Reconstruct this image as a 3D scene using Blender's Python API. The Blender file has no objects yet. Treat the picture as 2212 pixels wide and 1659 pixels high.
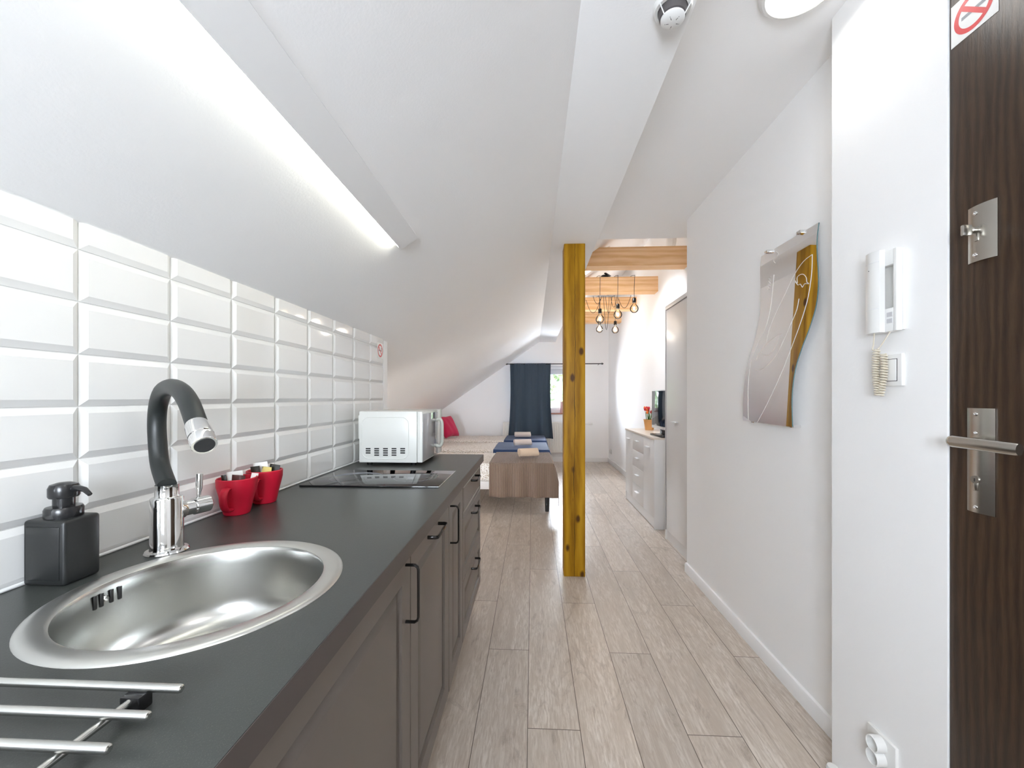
import bpy, bmesh, math, random
from mathutils import Vector, Matrix
random.seed(7)
S = bpy.context.scene
COL = S.collection
PI = math.pi
# ---------------------------------------------------------------- camera, world, exposure
H = 1.21                       # camera height
YAW, FPX, HOR = 0.0504, 880.0, 858.0
cd = bpy.data.cameras.new('camera'); cam = bpy.data.objects.new('camera', cd); COL.objects.link(cam)
cam.location = (0, 0, H); cam.rotation_euler = (PI/2, 0, YAW)
cd.sensor_width = 36.0; cd.lens = 36.0*FPX/2212.0; cd.shift_y = (HOR-829.5)/2212.0; cd.clip_start = 0.02
S.camera = cam
S.view_settings.view_transform = 'Standard'; S.view_settings.look = 'None'
S.view_settings.gamma = 1; S.view_settings.use_curve_mapping = False
S.view_settings.exposure = 1.82
S.cycles.use_denoising = True
S.cycles.max_bounces = 18; S.cycles.diffuse_bounces = 14; S.cycles.glossy_bounces = 6
S.cycles.transparent_max_bounces = 16; S.cycles.sample_clamp_indirect = 6
w = bpy.data.worlds.new('sky'); S.world = w; w.use_nodes = True
bg = w.node_tree.nodes['Background']; bg.inputs[0].default_value = (0.82, 0.90, 1.0, 1); bg.inputs[1].default_value = 17

def light(name, kind, loc, energy, color=(1, 1, 1), rot=(0, 0, 0), **kw):
    d = bpy.data.lights.new(name, kind); o = bpy.data.objects.new(name, d); COL.objects.link(o)
    o.location = loc; o.rotation_euler = rot; d.energy = energy; d.color = color
    for k, v in kw.items():
        if k == 'portal': d.cycles.is_portal = True
        else: setattr(d, k, v)
    return o
# daylight portals in the far window and the added window openings
light('window_daylight_portal', 'AREA', (0.285, 7.72, 1.35), 1, rot=(-PI/2, 0, 0), shape='RECTANGLE', size=1.2, size_y=.86, portal=True)
SLA = math.atan(.6896)
light('added_corner_portal', 'AREA', (-1.34, 2.36, .60), 1, rot=(PI/2, 0, 0), shape='RECTANGLE', size=.6, size_y=.76, portal=True)
SKY = [(.46, .74, 3.97, 4.52)]   # openings of the roof window added for daylight: x0, x1, y0, y1
for _a in SKY: light('added_skylight_portal', 'AREA', ((_a[0]+_a[1])/2-.05, (_a[2]+_a[3])/2, 1.21+.9498+.6896*(_a[0]+_a[1])/2+.09), 1, rot=(0, -SLA, 0), shape='RECTANGLE', size=(_a[1]-_a[0])*1.21, size_y=_a[3]-_a[2], portal=True)
light('added_back_portal', 'AREA', (-.26, -1.12, 1.37), 1, rot=(PI/2, 0, 0), shape='RECTANGLE', size=.72, size_y=.66, portal=True)
WARM = (1.0, .93, .85)

# ---------------------------------------------------------------- measuring helpers (a line of sight meets a plane)
cs, sn = math.cos(YAW), math.sin(YAW)
def ray(px, py):
    l, z = (px-1106)/FPX, (HOR-py)/FPX
    return Vector((l*cs-sn, l*sn+cs, z))
CAM = Vector((0, 0, H))
def onX(px, py, X): r = ray(px, py); return CAM+r*(X/r.x)
def onY(px, py, Y): r = ray(px, py); return CAM+r*(Y/r.y)
def onZ(px, py, Z): r = ray(px, py); return CAM+r*((Z-H)/r.z)
def onP(px, py, p, n): r = ray(px, py); n = Vector(n); return CAM+r*((Vector(p)-CAM).dot(n)/r.dot(n))

# ---------------------------------------------------------------- mesh builder
class MB:
    def __init__(s): s.bm = bmesh.new()
    def faces(s, vs, fs):
        b = [s.bm.verts.new(v) for v in vs]
        for f in fs:
            try: s.bm.faces.new([b[i] for i in f])
            except ValueError: pass
        return s
    def box(s, x0, x1, y0, y1, z0, z1, bev=0, M=None, seg=2):
        t = bmesh.new(); bmesh.ops.create_cube(t, size=1)
        for v in t.verts: v.co = Vector(((x0+x1)/2+v.co.x*(x1-x0), (y0+y1)/2+v.co.y*(y1-y0), (z0+z1)/2+v.co.z*(z1-z0)))
        if bev: bmesh.ops.bevel(t, geom=t.edges[:], offset=bev, segments=seg, affect='EDGES', profile=.5)
        return s.merge(t, M)
    def merge(s, t, M=None):
        if M is not None: t.transform(M)
        m = bpy.data.meshes.new('t'); t.to_mesh(m); t.free(); s.bm.from_mesh(m); bpy.data.meshes.remove(m); return s
    def tube(s, pts, r, seg=12, closed=False, cap=True, flat=None):
        pts = [Vector(p) for p in pts]; n = len(pts); rings = []; prev = None
        for i, p in enumerate(pts):
            if closed: d = pts[(i+1) % n]-pts[i-1]
            else: d = pts[min(i+1, n-1)]-pts[max(i-1, 0)]
            d.normalize()
            if prev is None:
                a = Vector((0, 0, 1)) if abs(d.z) < .9 else Vector((1, 0, 0))
                u = d.cross(a).normalized()
            else:
                u = (prev-d*prev.dot(d)).normalized()
            prev = u; v = d.cross(u)
            rr = r[i] if isinstance(r, (list, tuple)) else r
            ru, rv = (rr, rr) if flat is None else (rr*flat[0], rr*flat[1])
            rings.append([s.bm.verts.new(p+u*ru*math.cos(2*PI*k/seg)+v*rv*math.sin(2*PI*k/seg)) for k in range(seg)])
        for i in range(n if closed else n-1):
            a, b = rings[i], rings[(i+1) % n]
            for k in range(seg): s.bm.faces.new((a[k], a[(k+1) % seg], b[(k+1) % seg], b[k]))
        if cap and not closed:
            s.bm.faces.new(rings[0][::-1]); s.bm.faces.new(rings[-1])
        return s
    def cyl(s, p0, p1, r, seg=24): return s.tube([p0, p1], r, seg)
    def lathe(s, prof, c=(0, 0, 0), axis='Z', seg=40, M=None, sq=0):
        t = bmesh.new(); rings = []
        for r, z in prof:
            if r < 1e-6: rings.append([t.verts.new((0, 0, z))]); continue
            ring = []
            for k in range(seg):
                a = 2*PI*k/seg; rr = r*(1+sq*math.cos(4*a))
                ring.append(t.verts.new((rr*math.cos(a), rr*math.sin(a), z)))
            rings.append(ring)
        for a, b in zip(rings, rings[1:]):
            for k in range(seg):
                k2 = (k+1) % seg
                f = [a[k % len(a)], a[k2 % len(a)], b[k2 % len(b)], b[k % len(b)]]
                g = []
                for v in f:
                    if v not in g: g.append(v)
                if len(g) > 2: t.faces.new(g)
        R = {'Z': Matrix.Identity(4), 'X': Matrix.Rotation(PI/2, 4, 'Y'), 'Y': Matrix.Rotation(-PI/2, 4, 'X')}[axis]
        return s.merge(t, Matrix.Translation(c) @ (M or R))
    def prism(s, poly, d):
        """planar polygon (3D points) pushed along d"""
        n = len(poly); d = Vector(d); a = [Vector(p) for p in poly]
        return s.faces(a+[p+d for p in a], [tuple(range(n)), tuple(range(2*n-1, n-1, -1))]+[(i, i+n, (i+1) % n+n, (i+1) % n) for i in range(n)])
    def grid(s, fn, nu, nv):
        vs = [fn(i/nu, j/nv) for i in range(nu+1) for j in range(nv+1)]
        return s.faces(vs, [(i*(nv+1)+j, (i+1)*(nv+1)+j, (i+1)*(nv+1)+j+1, i*(nv+1)+j+1) for i in range(nu) for j in range(nv)])
    def sphere(s, c, r, seg=20, sc=(1, 1, 1)):
        t = bmesh.new(); bmesh.ops.create_uvsphere(t, u_segments=seg, v_segments=max(8, seg//2), radius=r)
        return s.merge(t, Matrix.Translation(c) @ Matrix.Diagonal((*sc, 1)))
def solid(o, t, off=1):
    m = o.modifiers.new('thickness', 'SOLIDIFY'); m.thickness = t; m.offset = off; return o
def wpos(o):
    p = Vector((0, 0, 0))
    while o is not None: p += o.location; o = o.parent
    return p
def obj(name, mb, mat, parent=None, ang=35, origin=None):
    bm = mb.bm; bmesh.ops.recalc_face_normals(bm, faces=bm.faces[:])
    if parent is None:
        if origin is None:
            xs = [v.co.x for v in bm.verts]; ys = [v.co.y for v in bm.verts]; zs = [v.co.z for v in bm.verts]
            origin = Vector(((min(xs)+max(xs))/2, (min(ys)+max(ys))/2, min(zs)))
        off = Vector(origin)
    else: off = wpos(parent)
    bmesh.ops.translate(bm, verts=bm.verts[:], vec=-off)
    me = bpy.data.meshes.new(name); bm.to_mesh(me); bm.free()
    me.materials.append(mat)
    if ang:
        me.shade_smooth(); me.set_sharp_from_angle(angle=math.radians(ang))
    o = bpy.data.objects.new(name, me); COL.objects.link(o)
    if parent is None: o.location = off
    else: o.parent = parent
    return o
def tag(o, label, cat, group=None, kind=None):
    o['label'] = label; o['category'] = cat
    if group: o['group'] = group
    if kind: o['kind'] = kind
    return o
def thing(name, label, cat, loc, group=None):
    o = bpy.data.objects.new(name, None); COL.objects.link(o); o.location = loc; o.empty_display_size = .05
    return tag(o, label, cat, group)
def struct(name, mb, mat, **k):
    o = obj(name, mb, mat, origin=(0, 0, 0), **k); o['kind'] = 'structure'; return o
def dup(o, loc, label=None, rotz=None):
    def cp(a, par):
        c = a.copy(); COL.objects.link(c); c.parent = par
        for ch in a.children: cp(ch, c)
        return c
    c = cp(o, None); c.location = loc
    if rotz is not None: c.rotation_euler = (0, 0, rotz)
    if label: c['label'] = label
    return c

# ---------------------------------------------------------------- materials
def rgb(r, g, b):
    f = lambda c: (c/255/12.92 if c/255 <= .04045 else ((c/255+.055)/1.055)**2.4)
    return (f(r), f(g), f(b), 1)
class NT:
    def __init__(s, name):
        s.m = bpy.data.materials.new(name); s.m.use_nodes = True; s.t = s.m.node_tree
        s.p = s.t.nodes['Principled BSDF']; s.out = s.t.nodes['Material Output']
    def n(s, typ, **k):
        nd = s.t.nodes.new('ShaderNode'+typ)
        for a, v in k.items(): setattr(nd, a, v)
        return nd
    def l(s, a, b): s.t.links.new(a, b)
    def val(s, sock, v):
        if isinstance(v, (int, float, tuple, list)): sock.default_value = v
        else: s.l(v, sock)
    def math(s, op, a, b=None, c=None):
        nd = s.n('Math', operation=op)
        for i, v in enumerate((a, b, c)):
            if v is not None: s.val(nd.inputs[i], v)
        return nd.outputs[0]
    def coords(s, scale=(1, 1, 1), loc=(0, 0, 0), kind='Object'):
        tc = s.n('TexCoord'); mp = s.n('Mapping'); mp.inputs['Scale'].default_value = scale; mp.inputs['Location'].default_value = loc
        s.l(tc.outputs[kind], mp.inputs[0]); return mp.outputs[0]
    def noise(s, vec, scale, detail=3, rough=.5, dist=0):
        nd = s.n('TexNoise'); s.l(vec, nd.inputs['Vector']); nd.inputs['Scale'].default_value = scale
        nd.inputs['Detail'].default_value = detail; nd.inputs['Roughness'].default_value = rough; nd.inputs['Distortion'].default_value = dist
        return nd.outputs[0]
    def ramp(s, fac, stops, interp='LINEAR'):
        nd = s.n('ValToRGB'); cr = nd.color_ramp; cr.interpolation = interp
        while len(cr.elements) < len(stops): cr.elements.new(.5)
        for e, (p, c) in zip(cr.elements, stops): e.position = p; e.color = c
        s.l(fac, nd.inputs[0]); return nd.outputs[0]
    def mix(s, fac, a, b, typ='MIX'):
        nd = s.n('Mix', data_type='RGBA', blend_type=typ)
        s.val(nd.inputs[0], fac); s.val(nd.inputs[6], a); s.val(nd.inputs[7], b); return nd.outputs[2]
    def bump(s, h, strength=.2, dist=.002, prev=None):
        nd = s.n('Bump'); nd.inputs['Strength'].default_value = strength; nd.inputs['Distance'].default_value = dist
        s.l(h, nd.inputs['Height'])
        s.l(nd.outputs[0], s.p.inputs['Normal']); return nd.outputs[0]
    def base(s, v): s.val(s.p.inputs['Base Color'], v)
def mat(name, col, rough=.5, metal=0, spec=.5, bump=None, coat=0, sheen=0, vary=0):
    t = NT(name); p = t.p; t.base(col); p.inputs['Roughness'].default_value = rough; p.inputs['Metallic'].default_value = metal
    p.inputs['Specular IOR Level'].default_value = spec; p.inputs['Coat Weight'].default_value = coat; p.inputs['Sheen Weight'].default_value = sheen
    c = t.coords()
    if vary:
        nz = t.noise(c, 6, 4); t.base(t.mix(nz, tuple(x*(1-vary) for x in col[:3])+(1,), tuple(min(1, x*(1+vary)) for x in col[:3])+(1,)))
    if bump: t.bump(t.noise(c, bump[0], 3), bump[1], bump[2] if len(bump) > 2 else .002)
    return t.m
def emis(name, col, strength):
    t = NT(name); t.p.inputs['Emission Color'].default_value = (*col, 1); t.p.inputs['Emission Strength'].default_value = strength
    t.base((.8, .8, .8, 1)); return t.m
def thin_glass(name, tint=(1, 1, 1, 1), ior=1.45):
    t = NT(name); tr = t.n('BsdfTransparent'); tr.inputs[0].default_value = tint; gl = t.n('BsdfGlossy'); gl.inputs['Roughness'].default_value = .02
    fr = t.n('Fresnel'); fr.inputs[0].default_value = ior; mx = t.n('MixShader')
    t.l(fr.outputs[0], mx.inputs[0]); t.l(tr.outputs[0], mx.inputs[1]); t.l(gl.outputs[0], mx.inputs[2]); t.l(mx.outputs[0], t.out.inputs[0])
    t.t.nodes.remove(t.p); return t.m
m_wall = mat('white wall paint', (.93, .93, .93, 1), .75, bump=(90, .12, .002))
m_ceil = mat('white ceiling paint', (.93, .93, .93, 1), .8, bump=(160, .16, .002))
m_trim = mat('white lacquer trim', (.88, .88, .88, 1), .35)
m_tile = mat('glazed white tile', (.83, .83, .82, 1), .06, spec=.55)
m_grout = mat('white grout', (.80, .80, .785, 1), .8, bump=(300, .3))
m_steel = mat('brushed stainless steel', (.56, .56, .54, 1), .26, 1, bump=(140, .05, .0006))
m_rim = mat('satin steel rim', (.66, .66, .64, 1), .33, 1)
m_chrome = mat('chrome', (.82, .82, .82, 1), .06, 1)
m_satin = mat('satin nickel', (.52, .50, .46, 1), .25, 1, bump=(60, .06, .001))
m_rubber = mat('black rubber hose', (.013, .016, .016, 1), .42, bump=(200, .1, .0005))
m_black = mat('black plastic', (.015, .015, .016, 1), .25)
m_soap = mat('matt black ceramic', (.014, .015, .015, 1), .38, bump=(220, .08, .0006))
m_red = mat('red ceramic', (.50, .008, .030, 1), .42, spec=.35)
m_white = mat('white enamel', (.80, .81, .78, 1), .25)
m_plas = mat('white plastic', (.80, .80, .785, 1), .28)
m_cream = mat('cream plastic cord', (.66, .60, .49, 1), .35)
m_dark = mat('dark recess', (.03, .03, .03, 1), .6)
m_hob = mat('black hob glass', (.006, .006, .007, 1), .015, spec=.6)
m_mwg = mat('microwave front glass', (.34, .34, .36, 1), .03, spec=.9)
m_nickel = mat('black nickel', (.035, .033, .032, 1), .16, .8)
m_cab = mat('grey brown lacquer', rgb(102, 94, 88), .33, spec=.5)
m_laminate = mat('white ash laminate', (.74, .73, .72, 1), .35, bump=(60, .05))
m_beige = mat('beige laminate top', (.72, .64, .55, 1), .35)
m_alu = mat('brushed aluminium', (.82, .83, .85, 1), .3, .4)
m_curt = mat('slate blue curtain', rgb(58, 72, 86), .85, bump=(500, .25, .001), sheen=.1)
m_blue = mat('navy blue throw', rgb(38, 66, 110), .75, bump=(300, .2), sheen=.15)
m_taup = None
m_towel = mat('beige terry towel', rgb(214, 190, 164), .95, bump=(700, .6, .002), sheen=.2)
m_towel2 = mat('pale terry towel', rgb(216, 203, 194), .95, bump=(700, .6, .002), sheen=.2)
m_magenta = mat('crimson cushion', rgb(196, 10, 72), .8, bump=(400, .2), sheen=.2)
m_orange = mat('orange cushion', rgb(235, 140, 40), .8, bump=(400, .2))
m_rad = mat('radiator enamel', (.80, .78, .73, 1), .35)
m_pane = thin_glass('window glass')
m_bulb = thin_glass('bulb glass', (1, .96, .9, 1), 1.3)
m_fil = emis('glowing filament', (1.0, .74, .44), 7)
m_led = emis('led strip diffuser', (1.0, 1.0, .85), 5.0)
m_lamp = emis('lamp glass glow', (1.0, 1.0, .97), .42)
m_mirror = mat('mirror silver', (.90, .90, .91, 1), .0, 1)
m_edge = mat('mirror glass edge', (.10, .20, .22, 1), .15)
m_etch = mat('etched frosting', (.66, .63, .60, 1), .6)
m_stick = mat('sticker white', (.86, .86, .84, 1), .3)
m_sred = mat('sticker red', (.72, .08, .08, 1), .3)
m_sgrey = mat('sticker grey', (.30, .31, .33, 1), .3)
m_tv = mat('television screen', (.008, .014, .022, 1), .08)
m_pot = mat('ochre plant pot', rgb(205, 150, 90), .5, vary=.15)
m_green = mat('green leaves', rgb(80, 130, 45), .5, vary=.3)
m_flo1 = mat('orange petals', rgb(240, 120, 40), .5)
m_flo2 = mat('red petals', rgb(205, 30, 50), .5)
m_sill = mat('brown sill board', rgb(150, 95, 75), .4)
m_frame = mat('white bed frame', (.78, .75, .72, 1), .45)
m_bag = mat('paper sachet white', (.82, .81, .77, 1), .55)
m_bagb = mat('brown sachet', (.09, .03, .025, 1), .35)
m_bagk = mat('black sachet', (.02, .018, .012, 1), .3)
m_bagy = mat('yellow sachet', (.72, .6, .2, 1), .4)

def mk_counter():
    t = NT('dark grey laminate worktop'); c = t.coords()
    nz = t.noise(c, 900, 2); sp = t.ramp(nz, [(.60, rgb(58, 61, 59)), (.74, rgb(90, 90, 88))])
    t.base(sp); t.p.inputs['Roughness'].default_value = .30; t.p.inputs['Specular IOR Level'].default_value = .45
    t.bump(t.noise(c, 350, 2), .10, .0012); return t.m
m_counter = mk_counter()
m_cedge = mat('dark worktop edge', rgb(72, 64, 62), .35)

def mk_floor():
    t = NT('oak laminate planks'); tc = t.n('TexCoord'); sx = t.n('SeparateXYZ'); t.l(tc.outputs['Object'], sx.inputs[0])
    X, Y = sx.outputs[0], sx.outputs[1]
    u = t.math('DIVIDE', t.math('ADD', X, .018), .191); col = t.math('FLOOR', u); fu = t.math('FRACT', u)
    v = t.math('DIVIDE', t.math('ADD', t.math('MULTIPLY', col, .46), t.math('SUBTRACT', Y, 1.49)), 1.38)
    row = t.math('FLOOR', v); fv = t.math('FRACT', v)
    cb = t.n('CombineXYZ'); t.l(col, cb.inputs[0]); t.l(row, cb.inputs[1])
    wn = t.n('TexWhiteNoise', noise_dimensions='2D'); t.l(cb.outputs[0], wn.inputs[0]); rnd = wn.outputs[0]
    g = t.n('CombineXYZ'); t.l(t.math('ADD', t.math('MULTIPLY', X, 1.0), t.math('MULTIPLY', rnd, 37)), g.inputs[0])
    t.l(t.math('MULTIPLY', Y, .11), g.inputs[1]); t.l(t.math('MULTIPLY', rnd, 11), g.inputs[2])
    fine = t.noise(g.outputs[0], 130, 5, .65, .6); broad = t.noise(g.outputs[0], 14, 4, .55, 1.2)
    g2 = t.n('CombineXYZ'); t.l(t.math('ADD', X, t.math('MULTIPLY', rnd, 19)), g2.inputs[0]); t.l(t.math('MULTIPLY', Y, .30), g2.inputs[1])
    kn = t.noise(g2.outputs[0], 9, 6, .7, 2.0)
    base = t.ramp(broad, [(.30, rgb(186, 174, 162)), (.50, rgb(211, 201, 190)), (.72, rgb(225, 217, 208))])
    base = t.mix(t.ramp(fine, [(.40, (1, 1, 1, 1)), (.62, (0, 0, 0, 1))]), base, rgb(190, 177, 164))
    base = t.mix(t.ramp(kn, [(.55, (0, 0, 0, 1)), (.73, (.75, .75, .75, 1))]), base, rgb(146, 132, 120))
    tone = t.ramp(rnd, [(0, (.86, .86, .86, 1)), (1, (1.04, 1.03, 1.02, 1))]); base = t.mix(1.0, base, tone, 'MULTIPLY')
    e1 = t.math('LESS_THAN', t.math('MINIMUM', fu, t.math('SUBTRACT', 1, fu)), .0068)
    e2 = t.math('LESS_THAN', t.math('MINIMUM', fv, t.math('SUBTRACT', 1, fv)), .0010)
    j = t.math('MAXIMUM', e1, e2)
    t.base(t.mix(j, base, rgb(92, 80, 70)))
    rr = t.math('ADD', .24, t.math('MULTIPLY', fine, .12)); t.l(rr, t.p.inputs['Roughness'])
    hh = t.math('SUBTRACT', t.math('MULTIPLY', fine, .15), j); t.bump(hh, .25, .0012)
    t.p.inputs['Specular IOR Level'].default_value = .5
    return t.m
m_floor = mk_floor()

def mk_wood(name, cols, axis, knot=0, crack=False, sc=1.0, rough=.5, knotc=rgb(80, 50, 20)):
    t = NT(name); s = {'X': (.12, 1, 1), 'Y': (1, .12, 1), 'Z': (1, 1, .12)}[axis]
    c = t.coords(s); fine = t.noise(c, 55*sc, 5, .6, .4)
    big = t.noise(c, 7*sc, 3, .5, 1.5)
    wv = t.n('TexWave', wave_type='RINGS', rings_direction={'X': 'X', 'Y': 'Y', 'Z': 'Z'}[axis]); t.l(c, wv.inputs[0]); wv.inputs['Scale'].default_value = 9*sc
    wv.inputs['Distortion'].default_value = 6; wv.inputs['Detail'].default_value = 3; wv.inputs['Detail Scale'].default_value = 1.2
    f = t.math('ADD', t.math('MULTIPLY', fine, .35), t.math('ADD', t.math('MULTIPLY', big, .4), t.math('MULTIPLY', wv.outputs[0], .25)))
    b = t.ramp(f, [(.30, cols[0]), (.48, cols[1]), (.68, cols[2])])
    if knot:
        ks = {'X': (.35, 1, 1), 'Y': (1, .35, 1), 'Z': (1, 1, .55)}[axis]
        vo = t.n('TexVoronoi'); t.l(t.coords(ks, (.13, .37, .21)), vo.inputs['Vector']); vo.inputs['Scale'].default_value = knot
        k = t.ramp(t.math('ADD', vo.outputs['Distance'], t.math('MULTIPLY', fine, .06)), [(.13, (1, 1, 1, 1)), (.20, (0, 0, 0, 1))])
        b = t.mix(k, b, knotc)
    if crack:
        tc = t.n('TexCoord'); sp = t.n('SeparateXYZ'); t.l(tc.outputs['Object'], sp.inputs[0])
        cz = t.n('CombineXYZ'); t.l(sp.outputs[2], cz.inputs[2]); wob = t.noise(cz.outputs[0], 2.2, 5, .6)
        d = t.math('ABSOLUTE', t.math('SUBTRACT', sp.outputs[0], t.math('MULTIPLY', t.math('SUBTRACT', wob, .5), .05)))
        wid = t.math('MULTIPLY', t.math('SUBTRACT', t.noise(cz.outputs[0], 3.1, 2), .30), .006)
        b = t.mix(t.math('LESS_THAN', d, wid), b, rgb(50, 34, 10))
    t.base(b); t.p.inputs['Roughness'].default_value = rough; t.p.inputs['Specular IOR Level'].default_value = .25; t.bump(fine, .25, .0015); return t.m
m_post = mk_wood('oiled pine post', [rgb(136, 94, 6), rgb(168, 122, 14), rgb(186, 142, 30)], 'Z', knot=8.5, crack=True, knotc=rgb(84, 52, 14))
m_beam = mk_wood('pale pine beam', [rgb(214, 166, 116), rgb(226, 184, 138), rgb(236, 200, 158)], 'X', knot=2.5, rough=.6, knotc=rgb(150, 95, 55))
m_door = mk_wood('dark walnut veneer', [rgb(46, 33, 24), rgb(60, 44, 32), rgb(74, 56, 41)], 'Z', sc=2.6, rough=.36)

def mk_sheet():
    t = NT('leaf print bed linen'); c = t.coords(); vo = t.n('TexVoronoi', feature='F1'); t.l(c, vo.inputs['Vector']); vo.inputs['Scale'].default_value = 80
    k = t.ramp(vo.outputs['Distance'], [(.26, (1, 1, 1, 1)), (.36, (0, 0, 0, 1))])
    nz = t.noise(c, 60, 2)
    t.base(t.mix(k, rgb(240, 234, 227), t.mix(nz, rgb(105, 80, 52), rgb(170, 142, 100)))); t.p.inputs['Roughness'].default_value = .9
    t.bump(t.noise(c, 14, 3), .5, .01); return t.m
m_sheet = mk_sheet()
def mk_throw():
    t = NT('ribbed taupe throw'); c = t.coords(); wv = t.n('TexWave', wave_type='BANDS', bands_direction='X'); t.l(c, wv.inputs[0])
    wv.inputs['Scale'].default_value = 26; wv.inputs['Distortion'].default_value = .4
    t.base(t.mix(wv.outputs[0], rgb(118, 97, 82), rgb(150, 126, 108))); t.p.inputs['Roughness'].default_value = .9; t.p.inputs['Sheen Weight'].default_value = .2
    t.bump(wv.outputs[0], .8, .006); return t.m
m_throw = mk_throw()
def mk_leaf():
    t = NT('mottled foliage'); c = t.coords(); nz = t.noise(c, 7, 5, .7)  # leaf greens vary at random with the noise
    t.base(t.ramp(nz, [(.35, rgb(16, 28, 10)), (.5, rgb(36, 54, 20)), (.65, rgb(70, 84, 34))])); t.p.inputs['Roughness'].default_value = .6
    return t.m
m_leaf = mk_leaf()

# ================================================================= THE ROOM
SL = .6896
def zs(X): return H+.9498+SL*X          # sloping ceiling height at X
XL, XR, XN, XB = -.88, 1.07, .97, 1.42  # kitchen wall, right wall, entrance wall, bedroom right wall
YF, YB, YK = 7.69, -1.0, 2.43           # far wall, wall behind camera, end of kitchen wall
ZC = H+1.227; ZP = H+1.036
XP0, XP1 = .125, .43
KW = -2.05
struct('floor', MB().box(KW-.1, XB+.1, YB-.1, YF+.25, -.1, 0), m_floor, ang=None)
# sloping ceiling, with an added roof window opening over the bedroom
def slab(mb, x0, x1, y0, y1, t=.06):
    mb.prism([(x0, y0, zs(x0)), (x1, y0, zs(x1)), (x1, y0, zs(x1)+t), (x0, y0, zs(x0)+t)], (0, y1-y0, 0)); return mb
c = MB(); slab(c, KW-.1, XP0+.01, YB-.1, YF+.02)
yc_ = 3.2
for x0, x1, y0, y1 in SKY:
    slab(c, XP0+.01, XB+.1, yc_, y0); slab(c, XP0+.01, x0, y0, y1); slab(c, x1, XB+.1, y0, y1); yc_ = y1
slab(c, XP0+.01, XB+.1, yc_, YF+.02)
struct('ceiling', c, m_ceil, ang=None)
struct('ceiling', MB().box(XP1-.02, XB+.1, YB-.1, 3.2, ZC, ZC+.05), m_ceil, ang=None)
struct('trim_1', MB().box(XP0, XP1, YB, YF, ZP, ZP+.24, .004), m_ceil)['label'] = 'boxed white roof purlin running the length of the room'
struct('wall_gable', MB().prism([(XP1-.02, 3.15, ZC+.04), (XB+.1, 3.15, ZC+.04), (XB+.1, 3.15, zs(XB+.1)+.02), (XP1-.02, 3.15, zs(XP1)+.02)], (0, .05, 0)), m_wall, ang=None)
# kitchen partition wall (its tiled face at X=-.88)
struct('wall_left', MB().prism([(XL-.012, YB, 0), (XL-.10, YB, 0), (XL-.10, YB, zs(XL-.10)), (XL-.012, YB, zs(XL-.012))], (0, YK-YB, 0)), m_wall, ang=None)
struct('wall_knee', MB().box(KW-.1, KW, YK-.05, YF, 0, zs(KW)+.03), m_wall, ang=None)
BX0, BX1, BZ0, BZ1 = -.62, .10, 1.04, 1.70
mb = MB(); mb.box(XL-.1, BX0, YB-.1, YB, 0, 2.6); mb.box(BX1, XN+.15, YB-.1, YB, 0, 2.6); mb.box(BX0, BX1, YB-.1, YB, 0, BZ0); mb.box(BX0, BX1, YB-.1, YB, BZ1, 2.6)
struct('wall_back', mb, m_wall, ang=None)
struct('wall_right', MB().box(XR, XR+.08, 1.36, 2.885, 0, ZC+.01), m_wall, ang=None)
struct('wall_return', MB().box(XR+.08, XB+.08, 2.845, 2.885, 0, ZC+.01), m_wall, ang=None)
struct('wall_bedroom', MB().box(XB, XB+.08, 2.885, YF, 0, zs(XB)+.05), m_wall, ang=None)
DY0, DY1, DZ = .10, 1.002, 2.20
mb = MB(); mb.box(XN, XN+.12, DY1+.002, 1.372, 0, ZC+.01); mb.box(XN, XN+.12, YB, DY0, 0, ZC+.01); mb.box(XN, XN+.12, DY0, DY1+.002, DZ+.004, ZC+.01)
struct('wall_entrance', mb, m_wall, ang=None)
# far wall with window opening
WX0, WX1, WZ0, WZ1 = -.33, .90, H-.30, H+.58
mb = MB(); T = .24
def gable(x0, x1, z0, y0=YF, t=T):
    mb.prism([(x0, y0, z0), (x1, y0, z0), (x1, y0, zs(x1)+.03), (x0, y0, zs(x0)+.03)], (0, t, 0))
gable(KW-.1, WX0, 0); gable(WX1, XB+.1, 0); mb.box(WX0, WX1, YF, YF+T, 0, WZ0); gable(WX0, WX1, WZ1)
struct('wall_far', mb, m_wall, ang=None)
PX0, PX1, PZ0, PZ1 = -1.64, -1.04, .22, .98
mb = MB(); xe = XL-.10; ya = YK-.05
def pw(x0, x1, z0): mb.prism([(x0, ya, z0), (x1, ya, z0), (x1, ya, zs(x1)+.02), (x0, ya, zs(x0)+.02)], (0, .05, 0))
pw(KW, PX0, 0); pw(PX1, xe, 0); pw(PX0, PX1, PZ1); mb.box(PX0, PX1, ya, YK, 0, PZ0)
struct('wall_partition', mb, m_wall, ang=None)
# skirtings
def skirt(name, mb): return struct(name, mb, m_trim)
skirt('baseboard_right', MB().prism([(XR, 1.37, 0), (XR-.016, 1.37, 0), (XR-.016, 1.37, .052), (XR-.010, 1.37, .062), (XR, 1.37, .064)], (0, 1.515, 0)))
skirt('baseboard_far', MB().box(KW, XB, YF-.016, YF, 0, .085, .003))
skirt('baseboard_bedroom', MB().box(XB-.016, XB, 3.6, YF-.016, 0, .085, .003))
skirt('baseboard_knee', MB().box(KW, KW+.016, YK, YF-.016, 0, .085, .003))

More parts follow.
